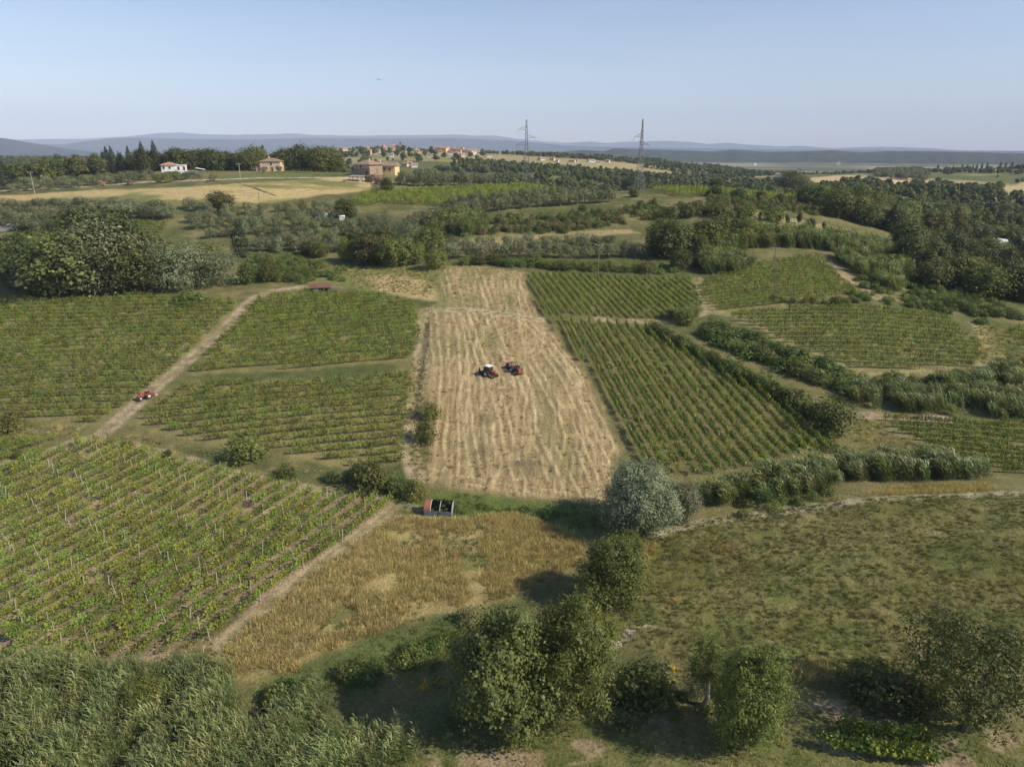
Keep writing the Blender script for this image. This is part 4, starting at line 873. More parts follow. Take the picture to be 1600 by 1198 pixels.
grass('weeds', [STRAW], .35, 446, SGT+GRT, 'meadow', 'scattered weeds left standing in the mown field', sc=(.5, 1.0), thr=.5, ns=5)
grass('yard_grass', [YARD], 2.5, 447, GRT+DRYT, 'mixed', 'short rough grass on the clearing at the bottom', thr=.38, ns=3, sc=(.25, .6))
ROUGH = [wpoly(q) for q in ([(640,560),(668,560),(664,640),(672,700),(664,750),(640,750),(636,650)], [(150,690),(300,700),(480,740),(600,760),(560,750),(330,712),(215,680)], [(-40,660),(140,668),(120,684),(-40,684)], [(1330,655),(1380,660),(1480,720),(1560,745),(1500,730),(1340,700)], [(1520,500),(1600,520),(1600,575),(1535,575)], [(500,415),(680,420),(680,466),(560,450)], [(1100,500),(1250,550),(1330,585),(1320,592),(1240,560),(1100,510)], [(300,1000),(340,1008),(330,1040),(200,1050)])]
grass('green_grass', ROUGH, 1.6, 448, GRT+SGT+DRYT, 'rough', 'rough grass on the verges and banks between the fields', sc=(.6, 1.2))
# far woods
FW = []
r5 = np.random.default_rng(5)
q = r5.random((26000, 2)); rad = 395+(q[:, 0]**.75)*1500; an = (q[:, 1]-.5)*1.62
x5, y5 = rad*np.sin(an), rad*np.cos(an)
dens = fbm(x5/120, y5/120, 501, 4); u5, v5 = proj(x5, y5, hgt(x5, y5))
keep = (dens > .435)
keep |= (u5 > 1270) & (rad < 880) & (fbm(x5/40, y5/40, 503, 3) > .36)
for p_, c in FARFIELDS: keep &= sdf(x5, y5, wpoly(p_)) < 4
keep &= ~((fbm(x5/160, y5/110, 91, 4) > .60) & ~((u5 > 1270) & (rad < 880)))
keep &= (u5 > -80) & (u5 < 1680)
keep &= ~((rad < 470) & (u5 > 640) & (u5 < 1300))
keep &= ~((u5 > 515) & (u5 < 790) & (rad > 1000) & (rad < 1330) & (r5.random(len(rad)) < .35))
x5, y5 = x5[keep], y5[keep]; z5 = hgt(x5, y5)
scatter('far_wood', 'far', lib('far'), np.c_[x5, y5, z5-.3], r5.random(len(x5))*6.28, r5.uniform(.4, .95, len(x5))*np.where(rad[keep] > 900, .8, 1), 'hazy wooded hills and hedges stretching away beyond the ridge', 'woodland')
cl = []
for L_ in ([(1560,268),(1500,268),(1420,270)],): pass
for i, u in enumerate([1464,1477,1488,1494,1502,1510,1519,1525,1533,1541,1562,1570,1580,1590]):
    p = atY(u, 1030+R.uniform(-15, 15)); place('cypress', p, R.uniform(6.5, 11.5), f'tiny dark cypress on the right skyline, {ordw(i+1)} from the left', 'cypresses on the right skyline', wide=R.uniform(1.2, 2.2), parts=False)
# olive grove on the far right hill
og = pts_in(wpoly([(1355,270),(1395,268),(1450,276),(1448,285),(1370,278)]), .016, 511)
if len(og): scatter('far_olive_grove', 'olive', lib('olive'), og, np.zeros(len(og)), np.full(len(og), 1.6), 'regular olive grove on the far right hill', 'olive grove')

# ------------------------------------------------------------------ vineyards
def vine_pts(f, seed):
    d = f['dir']; w = f['w']; r = np.random.default_rng(seed)
    S = w[:, 0]*d.x+w[:, 1]*d.y; Q = -w[:, 0]*d.y+w[:, 1]*d.x; rows = []
    for qi, q in enumerate(np.arange(Q.min()+f['sp']*.4, Q.max(), f['sp'])):
        s = np.arange(S.min(), S.max(), f['st']*(1 if f is VINE['A'] else .8)); s = s+r.normal(size=len(s))*.12; qq = q+r.normal(size=len(s))*.05+np.sin(s/31)*.25
        x, y = s*d.x-qq*d.y, s*d.y+qq*d.x; ins = sdf(x, y, w) > 0
        x, y = x[ins], y[ins]; kp = r.random(len(x)) < f['gap']-np.clip((.42-fbm(x/5, y/5, seed, 3))*3.5, 0, .6)*(.3 if f is VINE['A'] else .7 if f['gap'] < .95 else .35)
        rows.append((qi, x[kp], y[kp]))
    return rows
vrest, vrot, vscl = [], [], []
cand = []
for k, f in VINE.items():
    rows = vine_pts(f, 600+ord(k[0])+len(k)); a = math.atan2(f['dir'].y, f['dir'].x); f['rows'] = rows
    for qi, x, y in rows:
        if len(x) == 0: continue
        z = hgt(x, y); sc_ = np.random.default_rng(qi).uniform(*((.95, 1.2) if k in ('A', 'E') else (.82, 1.08)), len(x))*(1.0 if f['st'] < 1.5 else 1.5)
        if k == 'A':
            for j in range(len(x)): cand.append((math.hypot(x[j], y[j]), qi, j, x[j], y[j], z[j], sc_[j], a))
        else:
            vrest.append(np.c_[x, y, z]); vrot.append(np.full(len(x), a)+np.random.default_rng(qi).integers(0, 2, len(x))*math.pi); vscl.append(sc_)
        f['z'] = 1
cand = [c for c in cand if -10 < proj(c[3], c[4], c[5]+.5)[0] < 1610]
cand.sort(); near_v = cand[:300]; rest_a = cand[300:]
vrest.append(np.array([[c[3], c[4], c[5]] for c in rest_a])); vrot.append(np.array([c[7] for c in rest_a])); vscl.append(np.array([c[6] for c in rest_a]))
scatter('grape_vines', 'vines', [p.lib for p in VN], np.concatenate(vrest), np.concatenate(vrot), np.concatenate(vscl), 'countless grape vines in rows filling all the vineyards', 'vineyard', .05, ys=.66)
rowset = sorted({c[1] for c in near_v})
frow = {q_: i for i, q_ in enumerate(rowset)}
byrow = {}
for c in near_v: byrow.setdefault(c[1], []).append(c)
for q_, L_ in byrow.items():
    L_.sort(key=lambda c: -proj(c[3], c[4], c[5])[0])       # from the right end of the row
    for j, c in enumerate(L_):
        P_ = VN[R.randrange(len(VN))]
        e = empty('grape_vine', (c[3], c[4], c[5]-.02), c[7]+R.choice((0, math.pi)), f'leafy grape vine, {ordw(j+1) if j < 99 else "last"} from the right in the {ordw(frow[q_]+1)} row of the lower vineyard', 'grape vine', 'vines nearest the camera in the lower left vineyard')
        sx = c[6]*R.uniform(.95, 1.15); e.scale = (sx, sx*.66, sx*R.uniform(.85, 1.15))
        for pn, me in (('stem', P_.trunk), ('foliage', P_.crown)):
            o = bpy.data.objects.new(pn, me); C.objects.link(o); o.parent = e
# posts in the lower left vineyard, one by one; elsewhere as stuff
postme = MB().box(-.035, .035, -.035, .035, -.3, 1.75).mesh('vineyard_post', M['post'])
fA = VINE['A']; d = fA['dir']; npost = 0
PP = []
for qi, x, y in fA['rows']:
    w = fA['w']; Q = -w[:, 0]*d.y+w[:, 1]*d.x; q0 = Q.min()+fA['sp']*.4+qi*fA['sp']
    S = w[:, 0]*d.x+w[:, 1]*d.y
    for s in np.arange(S.min()+(qi % 3)*.7, S.max(), 7.2):
        px_, py_ = s*d.x-q0*d.y, s*d.y+q0*d.x
        if sdf(np.array([px_]), np.array([py_]), w)[0] > .2:
            z = float(hgt(px_, py_)); uu, vv = proj(px_, py_, z)
            if -10 < uu < 1600: PP.append((qi, uu, px_, py_, z))
PP.sort(key=lambda a: (a[0], a[1])); cnt = {}
for qi, uu, px_, py_, z in PP[:290]:
    cnt[qi] = cnt.get(qi, 0)+1; npost += 1
    o = bpy.data.objects.new('vineyard_post', postme); C.objects.link(o); o.location = (px_, py_, z)
    o.rotation_euler = (R.gauss(0, .05), R.gauss(0, .09), R.random()); o.scale = (1, 1, R.uniform(.85, 1.1))
    tag(o, f'pale trellis post, {ordw(cnt[qi])} from the left in line {ordw(min(qi+1, 99))} of the lower left vineyard', 'post', 'trellis posts of the lower left vineyard')
op = []
for k, f in VINE.items():
    if k in 'AJKL': continue
    for qi, x, y in f['rows']:
        if len(x) > 8: op.append(np.c_[x[::8], y[::8], hgt(x[::8], y[::8])])
op = np.concatenate(op); scatter('trellis_posts', 'posts', [libo('post_piece', MB().box(-.04, .04, -.04, .04, -.3, 1.7).mesh('post_piece', M['wood']))], op, np.zeros(len(op)), np.ones(len(op)), 'thin dark trellis posts among the other vineyards', 'posts', .05)
# bottom right vine rows
i = 0
for (u0, v0, u1, v1, n_) in ((1310,1150,1440,1166,13), (1290,1172,1460,1196,15)):
    for j in range(n_):
        f_ = j/(n_-1); p = at(u0+(u1-u0)*f_, v0+(v1-v0)*f_+R.uniform(-1, 1)); P_ = VN[R.randrange(7)]
        e = empty('grape_vine', tuple(p), R.uniform(-.3, .1), f'overgrown vine, {ordw(j+1)} from the left in the {("upper", "lower")[i]} short row at the bottom right', 'grape vine', 'short vine rows at the bottom right'); s = R.uniform(1.2, 1.6); e.scale = (s, s, s*.9)
        for pn, me in (('stem', P_.trunk), ('foliage', P_.crown)):
            o = bpy.data.objects.new(pn, me); C.objects.link(o); o.parent = e
    i += 1

# ------------------------------------------------------------------ buildings
M['stone'] = simple('stone_wall', (.27,.20,.15), .9, .3, 1.5, bump=.4, stain=(.17,.125,.09))
M['plaster_band'] = simple('grey_plaster', (.40,.33,.27), .9, .15, 1.2)
M['pink'] = simple('pink_plaster', (.55,.42,.31), .9, .12, .8)
M['yellowp'] = simple('yellow_plaster', (.58,.45,.24), .9, .12, .8)
M['white'] = simple('white_plaster', (.58,.58,.58), .85, .06, .8)
M['tile'] = simple('terracotta_tiles', (.25,.17,.12), .9, .3, 2.5, bump=.5, stain=(.16,.115,.085))
M['tile2'] = simple('orange_tiles', (.37,.205,.14), .9, .2, 2.5, bump=.5)
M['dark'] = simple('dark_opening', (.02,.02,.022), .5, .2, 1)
M['shutter'] = simple('brown_shutter', (.09,.06,.04), .7, .2, 3)
M['grey'] = simple('grey_metal', (.32,.33,.35), .5, .15, 3, metal=.4)
M['rust'] = simple('rusty_sheet', (.17,.065,.045), .85, .35, 2.5, bump=.3, stain=(.09,.05,.04))
M['redox'] = simple('red_oxide_paint', (.25,.085,.055), .8, .25, 3)
M['bluegrey'] = simple('faded_blue_grey_paint', (.13,.15,.19), .6, .25, 2, stain=(.08,.09,.11))
M['galv'] = simple('galvanised_sheet', (.34,.34,.37), .6, .2, 3, metal=.2)
M['whitem'] = simple('white_paint', (.78,.78,.78), .5, .05, 2)
M['steel'] = simple('lattice_steel', (.17,.18,.18), .6, .15, 1, metal=.3)
M['red'] = simple('tractor_red', (.30,.055,.035), .65, .2, 4, stain=(.15,.05,.038))
M['maroon'] = simple('dusty_maroon', (.12,.035,.035), .6, .3, 4)
M['tyre'] = simple('tyre_rubber', (.025,.025,.025), .85, .2, 6)
M['rim'] = simple('pale_rim', (.55,.53,.48), .5, .1, 5)
M['glass'] = simple('dark_glass', (.03,.035,.04), .15, .1, 3)
M['black'] = simple('black_frame', (.03,.03,.032), .6, .2, 4)

def hiproof(mb, x0, x1, y0, y1, z, h, ov=.5, hip=True):
    x0 -= ov; x1 += ov; y0 -= ov; y1 += ov; w, d_ = x1-x0, y1-y0
    if w >= d_:
        i = d_/2 if hip else 0; r = [(x0+i, (y0+y1)/2, z+h), (x1-i, (y0+y1)/2, z+h)]
        fs = [(0, 1, 5, 4), (1, 2, 5), (2, 3, 4, 5), (3, 0, 4)]
    else:
        i = w/2 if hip else 0; r = [((x0+x1)/2, y0+i, z+h), ((x0+x1)/2, y1-i, z+h)]
        fs = [(0, 1, 4), (1, 2, 5, 4), (2, 3, 5), (3, 0, 4, 5)]
    mb.add([(x0, y0, z), (x1, y0, z), (x1, y1, z), (x0, y1, z)]+r+[(x0, y0, z-.18), (x1, y0, z-.18), (x1, y1, z-.18), (x0, y1, z-.18)],
           fs+[(6, 7, 1, 0), (7, 8, 2, 1), (8, 9, 3, 2), (9, 6, 0, 3), (9, 8, 7, 6)])
    return mb
def opening(parent, kind, x, y, z, w, h, mat, face='y', label=None, frame=None):
    """a recessed-looking pane with a proud frame on a wall face"""
    mb = MB()
    if face == 'y': mb.box(x-w/2, x+w/2, y-.04, y+.10, z, z+h)
    else: mb.box(y-.04, y+.10, x-w/2, x+w/2, z, z+h)
    o = mb.build(kind, mat, parent)
    if frame:
        fb = MB(); t_ = .09
        for a0, a1, b0, b1 in ((-w/2-t_, -w/2, 0, h), (w/2, w/2+t_, 0, h), (-w/2-t_, w/2+t_, h, h+t_), (-w/2-t_, w/2+t_, -t_, 0)):
            if face == 'y': fb.box(x+a0, x+a1, y-.09, y+.08, z+b0, z+b1)
            else: fb.box(y-.09, y+.08, x+a0, x+a1, z+b0, z+b1)
        fb.build('frame', frame, o)
    return o
# stone farmhouse
p = at(566, 274.5)
fh = empty('stone_farmhouse', tuple(p), math.radians(-24), 'brown stone farmhouse with a hipped tile roof at the end of the gravel drive', 'farmhouse')
MB().box(-4.6, 4.6, 0, 11, -1, 5.2).build('wall', M['stone'], fh)
MB().box(-4.65, 4.65, -.03, 0.3, 3.4, 5.2).build('upper_band', M['plaster_band'], fh)
MB().box(-4.68, -4.603, 1.2, 10.8, -.5, 5.1).build('side_wall_shade', M['shutter'], fh)  # shade of the left side and porch, painted as a dark brown sheet
rf = hiproof(MB(), -4.7, 4.7, 0, 11, 5.25, 2.3, .7).build('roof', M['tile'], fh); MB().box(1.2, 1.9, 4, 4.7, 6, 8.1).build('chimney', M['pink'], rf)
opening(fh, 'window', -.6, -.05, 3.7, 1.0, 1.1, M['dark'], frame=M['plaster_band']); opening(fh, 'door', 2.9, -.02, 0, 1.3, 2.3, M['dark'], frame=M['plaster_band'])
opening(fh, 'window', -3.0, -.05, 3.7, .7, .9, M['shutter']); opening(fh, 'downpipe', -3.4, -.03, 0, .12, 3.3, M['shutter'])
p = at(600, 274); p.y += 6
yf = empty('yellow_house', (p.x+.5, p.y, p.z), math.radians(-8), 'yellow plastered house with low tile roof joined behind the stone farmhouse', 'house')
MB().box(-7.2, 4.2, 0, 8, -1, 4.3).build('wall', M['yellowp'], yf)
rf = hiproof(MB(), -7.2, 4.2, 0, 8, 4.35, 1.9, .5, hip=False).build('roof', M['tile'], yf); MB().box(-5, -4.2, 3, 3.8, 5, 7.2).build('chimney', M['pink'], rf)
for x in (-5.5, -1.2, 1.6): opening(yf, 'window', x, -.02, 2.0, .9, 1.4, M['shutter'], frame=M['yellowp'])
# pink house
p = at(423, 268)
ph = empty('pink_farmhouse', tuple(p), math.radians(2), 'square pink plastered farmhouse with a low tile roof on the left ridge', 'farmhouse')
MB().box(-5.1, 5.1, 0, 8, -1, 4.9).build('wall', M['pink'], ph)
rf = hiproof(MB(), -5.1, 5.1, 0, 8, 4.95, 1.5, .45).build('roof', M['tile'], ph); MB().box(-1.6, -1, 3.4, 4, 5.8, 7.2).build('chimney', M['pink'], rf)
opening(ph, 'window', .6, -.03, 3.1, .9, 1.2, M['dark'], frame=M['pink']); opening(ph, 'door', .9, -.03, 0, .95, 2.1, M['shutter'], frame=M['pink'])
for x in (-1.9, 3.6): opening(ph, 'window', x, -.03, 1.2, .85, 1.0, M['dark'], frame=M['pink'])
MB().box(-7.4, -5.11, .6, 5, -1, 2.2).build('lean_to', M['plaster_band'], ph); hiproof(MB(), -7.4, -5.4, .6, 5, 2.25, .5, .2).build('lean_to_roof', M['tile'], ph)
# white villa
p = at(272, 276)
vl = empty('white_villa', tuple(p), math.radians(14), 'white two-storey villa with orange hip roof and long terrace on the left ridge', 'villa')
vl.scale = (.84,)*3
MB().box(-6.2, 1.2, 0, 8, -1, 6.4).build('wall', M['white'], vl)
hiproof(MB(), -6.2, 1.2, 0, 8, 6.45, 1.5, .7).build('roof', M['tile2'], vl)
MB().box(1.22, 6.2, 1, 7, -1, 6.2).build('side_block', M['white'], vl); MB().box(1.22, 6.5, .6, 7.3, 6.22, 6.45).build('flat_roof', M['white'], vl)
MB().box(-3.6, 12.5, -3.4, -.02, 2.9, 3.15).build('terrace_slab', M['whitem'], vl)
for x in (-3.2, 2, 7, 12): MB().box(x-.15, x+.15, -3.2, -2.9, -1, 2.9).build('column', M['white'], vl)
MB().box(-3.6, 12.5, -3.38, -3.32, 3.9, 3.98).build('railing', M['grey'], vl)
for x in (3, 6): opening(vl, 'window', x-.2, .97, 3.5, 1.1, 1.9, M['dark'], frame=M['white'])
for x in (-4.8, -1.6): opening(vl, 'window', x, -.03, 4.2, 1.1, 1.3, M['dark'], frame=M['white'])
MB().box(6.22, 12.4, 1, 6, -1, 2.7).build('garage_block', M['grey'], vl)
for x in (7.6, 10.4): opening(vl, 'garage_door', x, .97, 0, 2.0, 2.2, M['dark'])
p = at(312, 272)
an = empty('white_awning', tuple(p), math.radians(5), 'small white canopy beside the villa terrace', 'canopy')
MB().add([(-1.6, -1, 2.9), (2.4, -1, 2.2), (2.4, 2, 2.2), (-1.6, 2, 2.9), (-1.6, -1, 2.8), (2.4, -1, 2.1), (2.4, 2, 2.1), (-1.6, 2, 2.8)], [(0, 1, 2, 3), (7, 6, 5, 4), (0, 4, 5, 1), (1, 5, 6, 2), (2, 6, 7, 3), (3, 7, 4, 0)]).build('cover', M['whitem'], an)
for x, h in ((-1.5, 2.8), (2.3, 2.1)):
    for y in (-.9, 1.9): MB().box(x-.05, x+.05, y-.05, y+.05, -.3, h).build('post', M['grey'], an)
# carport
p = at(556, 284)
cp_ = empty('carport', tuple(p), math.radians(-8), 'open carport with a flat grey roof on thin posts beside the drive', 'carport')
MB().add([(-3.4, 0, 2.5), (3.4, 0, 2.35), (3.4, 4.4, 2.7), (-3.4, 4.4, 2.85), (-3.4, 0, 2.38), (3.4, 0, 2.23), (3.4, 4.4, 2.58), (-3.4, 4.4, 2.73)], [(0, 1, 2, 3), (7, 6, 5, 4), (0, 4, 5, 1), (1, 5, 6, 2), (2, 6, 7, 3), (3, 7, 4, 0)]).build('roof', M['grey'], cp_)
for x in (-3.1, -1, 1.1, 3.1):
    for y in (.2, 4.2): MB().box(x-.07, x+.07, y-.07, y+.07, -.4, 2.35 if y < 1 else 2.6).build('post', M['black'], cp_)
o = MB().box(-.6, .6, -.5, .5, -.1, 1.2).build('storage_crate', M['wood']); o.location = tuple(at(538.5, 285)); tag(o, 'small dark wooden crate at the left end of the carport', 'crate')
# white camper-like shed, left shed, metal sheds
p = at(501, 342)
ws = empty('white_hut', tuple(p), math.radians(-10), 'small white hut with a rusty roof edge among the olives', 'hut')
MB().box(-2.1, 2.1, 0, 2.4, -.2, 2.0).build('wall', M['whitem'], ws); MB().box(-2.3, 2.3, -.2, 2.6, 2.02, 2.12).build('roof', M['galv'], ws); opening(ws, 'door', .5, -.03, 0, 1.1, 1.7, M['dark']); opening(ws, 'window', -1.2, -.03, .9, .7, .6, M['dark'])
p = at(534, 344); o = hiproof(MB().box(-.9, .9, 0, 1.4, -.1, 1.4), -.9, .9, 0, 1.4, 1.42, .3, .1, False).build('white_shed', M['whitem']); o.location = tuple(p); tag(o, 'tiny pale shed right of the white hut in the olive grove', 'shed')
p = at(8, 361)
ls = empty('metal_shed', tuple(p), math.radians(12), 'grey corrugated shed with rusty roof at the left picture edge', 'shed')
MB().box(-3.2, 2.6, 0, 3, -.2, 2.0).build('wall', M['galv'], ls); MB().box(-3.4, .8, -.2, 3.2, 2.02, 2.12).build('roof', M['rust'], ls)
MB().prism([(1.0+1.6*0, 2.02)]+[(1.8-1.0*math.cos(a), 2.02+.5*math.sin(a)) for a in np.linspace(0.3, 2.8, 6)]+[(2.7, 2.02)], -.2, 3.2).build('curved_roof', M['galv'], ls)
for k in range(7): MB().box(-3.0+k*.78, -2.9+k*.78, -.05, 0, -.2, 2.0).build('rib', M['grey'], ls)
p = at(500, 457)
rs = empty('rusty_shed', tuple(p), math.radians(8), 'low shed with a rusty corrugated roof at the top of the middle vineyard', 'shed')
rs.scale = (.82,)*3
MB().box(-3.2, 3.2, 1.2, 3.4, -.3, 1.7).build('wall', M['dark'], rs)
for k in range(9):
    x0 = -3.5+k*.78; MB().add([(x0, -.3, 1.55), (x0+.75, -.3, 1.55), (x0+.75, 3.7, 2.25), (x0, 3.7, 2.25), (x0, -.3, 1.5), (x0+.75, -.3, 1.5), (x0+.75, 3.7, 2.2), (x0, 3.7, 2.2)], [(0, 1, 2, 3), (7, 6, 5, 4), (0, 4, 5, 1), (1, 5, 6, 2), (2, 6, 7, 3), (3, 7, 4, 0)]).build('roof_sheet', M['rust'], rs)
for x in (-3.2, -1, 1.2, 3.2): MB().box(x-.06, x+.06, -.1, .02, -.3, 1.5).build('post', M['wood'], rs)
MB().box(-1.8, -.4, .1, .3, -.2, 1.2).build('leaning_sheet', M['galv'], rs); MB().box(3.22, 6.5, 1.4, 3.2, -.3, 1.2).build('lean_to', M['wood'], rs)
p = at(1566, 394)
wr = empty('white_tarp_shelter', tuple(p), .3, 'white arched cover glimpsed among the right-hand trees', 'shelter')
MB().prism([(-2.3, 0)]+[(-2.3*math.cos(a), 4.2+1.3*math.sin(a)) for a in np.linspace(.1, 3.04, 8)]+[(2.3, 0)], 0, 5).build('cover', M['whitem'], wr); MB().prism([(-1.2, 0), (-1.2, 2.4), (1.2, 2.4), (1.2, 0)], -.05, -.01).build('opening', M['dark'], wr)

# village and scattered far houses
def house(u, v, wpx, hpx, wall, roof, label, group=None, Yd=None, name='village_house', rz=None, tower=None, d_=None):
    p = atY(u, Yd) if Yd else at(u, v); s = mpp(p); w, h = wpx*s*1.2, hpx*s*1.2; d_ = d_ or w*.8
    e = empty(name, (p.x, p.y, p.z), R.uniform(-.5, .5) if rz is None else rz, label, 'house', group)
    MB().box(-w/2, w/2, 0, d_, -4, h).build('wall', wall, e); hiproof(MB(), -w/2, w/2, 0, d_, h+.02, h*.4, .4, R.random() < .5).build('roof', roof, e)
    for x in (-w*.28, w*.05, w*.3): opening(e, 'window', x, -.04, h*.55, .9, h*.22, M['dark'])
    return e
walls = [M['white'], M['pink'], M['yellowp'], M['pink']]
VH = [(575,235,5,4),(590,239,6,4),(598,234,5,5),(603,236,6,4),(616,234,5,5),(630,232,5,5),(637,238,5,4),(652,240,6,4),(676,239,5,4),(688,241,5,4),(704,242,5,3),(712,244,6,4),(724,246,6,4),(736,238,4,4),(744,240,4,4),(531,239,5,3),(556,238,5,3),(900,253,4,3),(935,257,6,3),(870,254,4,3),(524,237,8,3),(569,233,6,4),(577,231,7,6),(583,236,5,4),(577,241,4,5),(606,230,6,5),(612,229,7,6),(620,228,8,6),(627,228,5,6),(646,237,7,4),(657,236,6,5),(665,236,7,4),(660,241,4,3),(684,237,8,5),(692,238,9,5),(700,238,7,5),(708,239,8,5),(716,240,7,5),(721,238,5,5),(727,241,9,5),(733,243,7,6),(740,242,7,5),(748,243,4,4),(612,246,5,4),(604,259,7,4),(609,262,5,4),(632,261,7,4),(640,259,6,4),(648,262,8,4),(765,246,7,3),(848,251,6,3),(862,251,6,3),(893,254,8,3),(925,254,9,3),(948,254,6,3),(843,250,5,3),(670,246,3,3),(540,236,7,3)]
for i, (u, v, w, h) in enumerate(sorted(VH)):
    house(u, v, w, h, walls[i % 4] if (i % 5) else M['white'], M['tile2'] if i % 3 else M['tile'], f'small tiled house, {ordw(i+1)} from the left in the hilltop village', 'houses of the hilltop village')
p = at(626, 236)
ct = empty('church_tower', tuple(p), .2, 'dark square bell tower rising above the hilltop village', 'bell tower'); s = mpp(p)
MB().box(-1.7, 1.7, 0, 3.4, -3, 13*s).build('shaft', M['stone'], ct); hiproof(MB(), -1.7, 1.7, 0, 3.4, 13*s+.02, 1.2, .3).build('roof', M['tile'], ct)
for x in (-.75, .75): opening(ct, 'belfry_opening', x, -.03, 10*s, .9, 2*s, M['dark'])
p = at(618, 231); house(617, 236, 12, 6, M['pink'], M['tile2'], 'long pale church nave left of the bell tower', name='church', rz=.1)
for u, v, w, h, l in [(1215,277,7,4,'white farm building left of the big crest tree'),(1362,268,9,3,'low building on the far right hill'),(1310,258,5,3,'tiny white building in the plain'),(1180,258,4,2,'tiny pale house below the far hills')]:
    house(u, v, w, h, M['white'], M['tile2'], l, name='far_house')
cluster('far', [(590,238),(596,236),(585,240),(565,242),(600,246),(620,244),(642,246),(664,244),(694,246),(715,249),(745,249),(573,246),(630,250),(655,252),(682,251),(600,240),(632,236),(571,240),(640,240),(674,240),(680,242),(755,244),(735,246),(610,240),(650,246)], (8, 12), 'dark tree, {o} from the left among the hilltop village houses', 'village trees', wide=(.9, 1.2), name='broadleaf_tree')
cluster('far', [(588,233),(594,232),(600,233)], (15, 18), 'tall dark tree, {o} from the left on the crown of the village hill', 'village crown trees', wide=(.7, .9), name='broadleaf_tree')

# ------------------------------------------------------------------ pylons and poles
def pylon(p, H, base, rz, arms, label, topz=None):
    e = empty('pylon', tuple(p), rz, label, 'pylon'); rt = max(.05, H*.0013)
    wz = lambda z: base*(1-z/H*.55) if z < H*.55 else base*(.70*(1-(z-H*.55)/(H*.45))*.5+.0+.10)+0
    def wz(z):
        f = z/H; return base/2*(1-1.15*f) if f < .6 else base/2*(.31-.24*(f-.6)/.4)
    cor = ((-1, -1), (1, -1), (1, 1), (-1, 1)); nl = 12; zs = [H*(1-(1-i/nl)**1.15) for i in range(nl+1)]
    for cx_, cy_ in cor:
        mb = MB()
        for a, b in zip(zs[:-1], zs[1:]): mb.tube((cx_*wz(a), cy_*wz(a), a-.5*(a == 0)), (cx_*wz(b), cy_*wz(b), b), rt*1.7, None, 4, False)
        mb.build('leg', M['steel'], e)
    mb = MB()
    for k, (a, b) in enumerate(zip(zs[:-1], zs[1:])):
        for i in range(4):
            c0, c1 = cor[i], cor[(i+1) % 4]
            mb.tube((c0[0]*wz(a), c0[1]*wz(a), a), (c1[0]*wz(b), c1[1]*wz(b), b), rt, None, 3, False); mb.tube((c1[0]*wz(a), c1[1]*wz(a), a), (c0[0]*wz(b), c0[1]*wz(b), b), rt, None, 3, False)
            mb.tube((c0[0]*wz(b), c0[1]*wz(b), b), (c1[0]*wz(b), c1[1]*wz(b), b), rt, None, 3, False)
    br = mb.build('bracing', M['steel'], e); br['kind'] = 'stuff'
    tips = []
    for side, z, L in arms:
        w = wz(z); ab_ = MB(); tip = Vector((side*(w+L), 0, z+.1))
        for y in (-w, w):
            ab_.tube((side*w, y, z), tip, rt*1.3, None, 4, False); ab_.tube((side*w, y, z+L*.38), tip, rt*1.1, None, 4, False)
            for f in (.3, .6): a0 = Vector((side*w, y, z)).lerp(tip, f); a1 = Vector((side*w, y, z+L*.38)).lerp(tip, f); ab_.tube(a0, a1, rt*.8, None, 3, False)
        arm = ab_.build('arm', M['steel'], e); MB().tube(tip, tip-Vector((0, 0, 1.6)), rt*1.4, None, 6).build('insulator', M['grey'], arm); tips.append(Matrix.Translation(Vector(p)) @ Matrix.Rotation(rz, 4, 'Z') @ (tip-Vector((0, 0, 1.6))))
    return e, tips
p1 = at(998, 301); h1 = (ZC-tanv(186)*p1.y)-p1.z
_, T1 = pylon(p1, h1, 3.6, .35, [(-1, h1*.76, 3.6), (1, h1*.65, 3.6), (-1, h1*.70, .8)], 'tall dark lattice pylon on the crest, right of the two near pylons')
p2 = atY(822, 455); h2 = (ZC-tanv(187)*p2.y)-p2.z
_, T2 = pylon(p2, h2, 6.5, -.15, [(-1, h2*.87, 5.0), (1, h2*.765, 5.2), (-1, h2*.67, 5.8)], 'grey lattice pylon behind the ridge, left of the two near pylons')
for u, Yd, vt, l in ((398.5, 900, 222, 'small far pylon behind the trees left of the pink house pine'), (473.5, 800, 217, 'small far pylon right of the slim dark pine')):
    p = atY(u, Yd); h = (ZC-tanv(vt)*p.y)-p.z; pylon(p, h, 6, .2, [(-1, h*.8, 5), (1, h*.7, 5), (-1, h*.6, 5)], l)
for i, (a, b) in enumerate(zip(T1, T2)):
    mb = MB(); n_ = 16; pr = a
    for k in range(1, n_+1):
        f = k/n_; q_ = a.lerp(b, f)-Vector((0, 0, 3.5*4*f*(1-f))); mb.tube(pr, q_, .025, None, 4, False); pr = q_
    tag(mb.build('power_cable', M['steel']), f'thin {("top", "middle", "bottom")[i]} power cable sagging between the two near pylons', 'cable')
def pole(u, vb, vt, label, arm=1.2, mat='wood', r=.13):
    p = at(u, vb); H = (ZC-tanv(vt)*p.y)-p.z
    e = empty('utility_pole', tuple(p), R.uniform(-.4, .4), label, 'utility pole')
    MB().tube((0, 0, -.5), (0, 0, H), r, r*.7, 8).build('shaft', M[mat], e); c = MB().box(-arm, arm, -.05, .05, H-.5, H-.38).build('crossarm', M['grey'], e)
    for x in (-arm*.85, 0, arm*.85): MB().tube((x, 0, H-.38), (x, 0, H-.15), .05, .04, 6).build('insulator', M['whitem'], c)
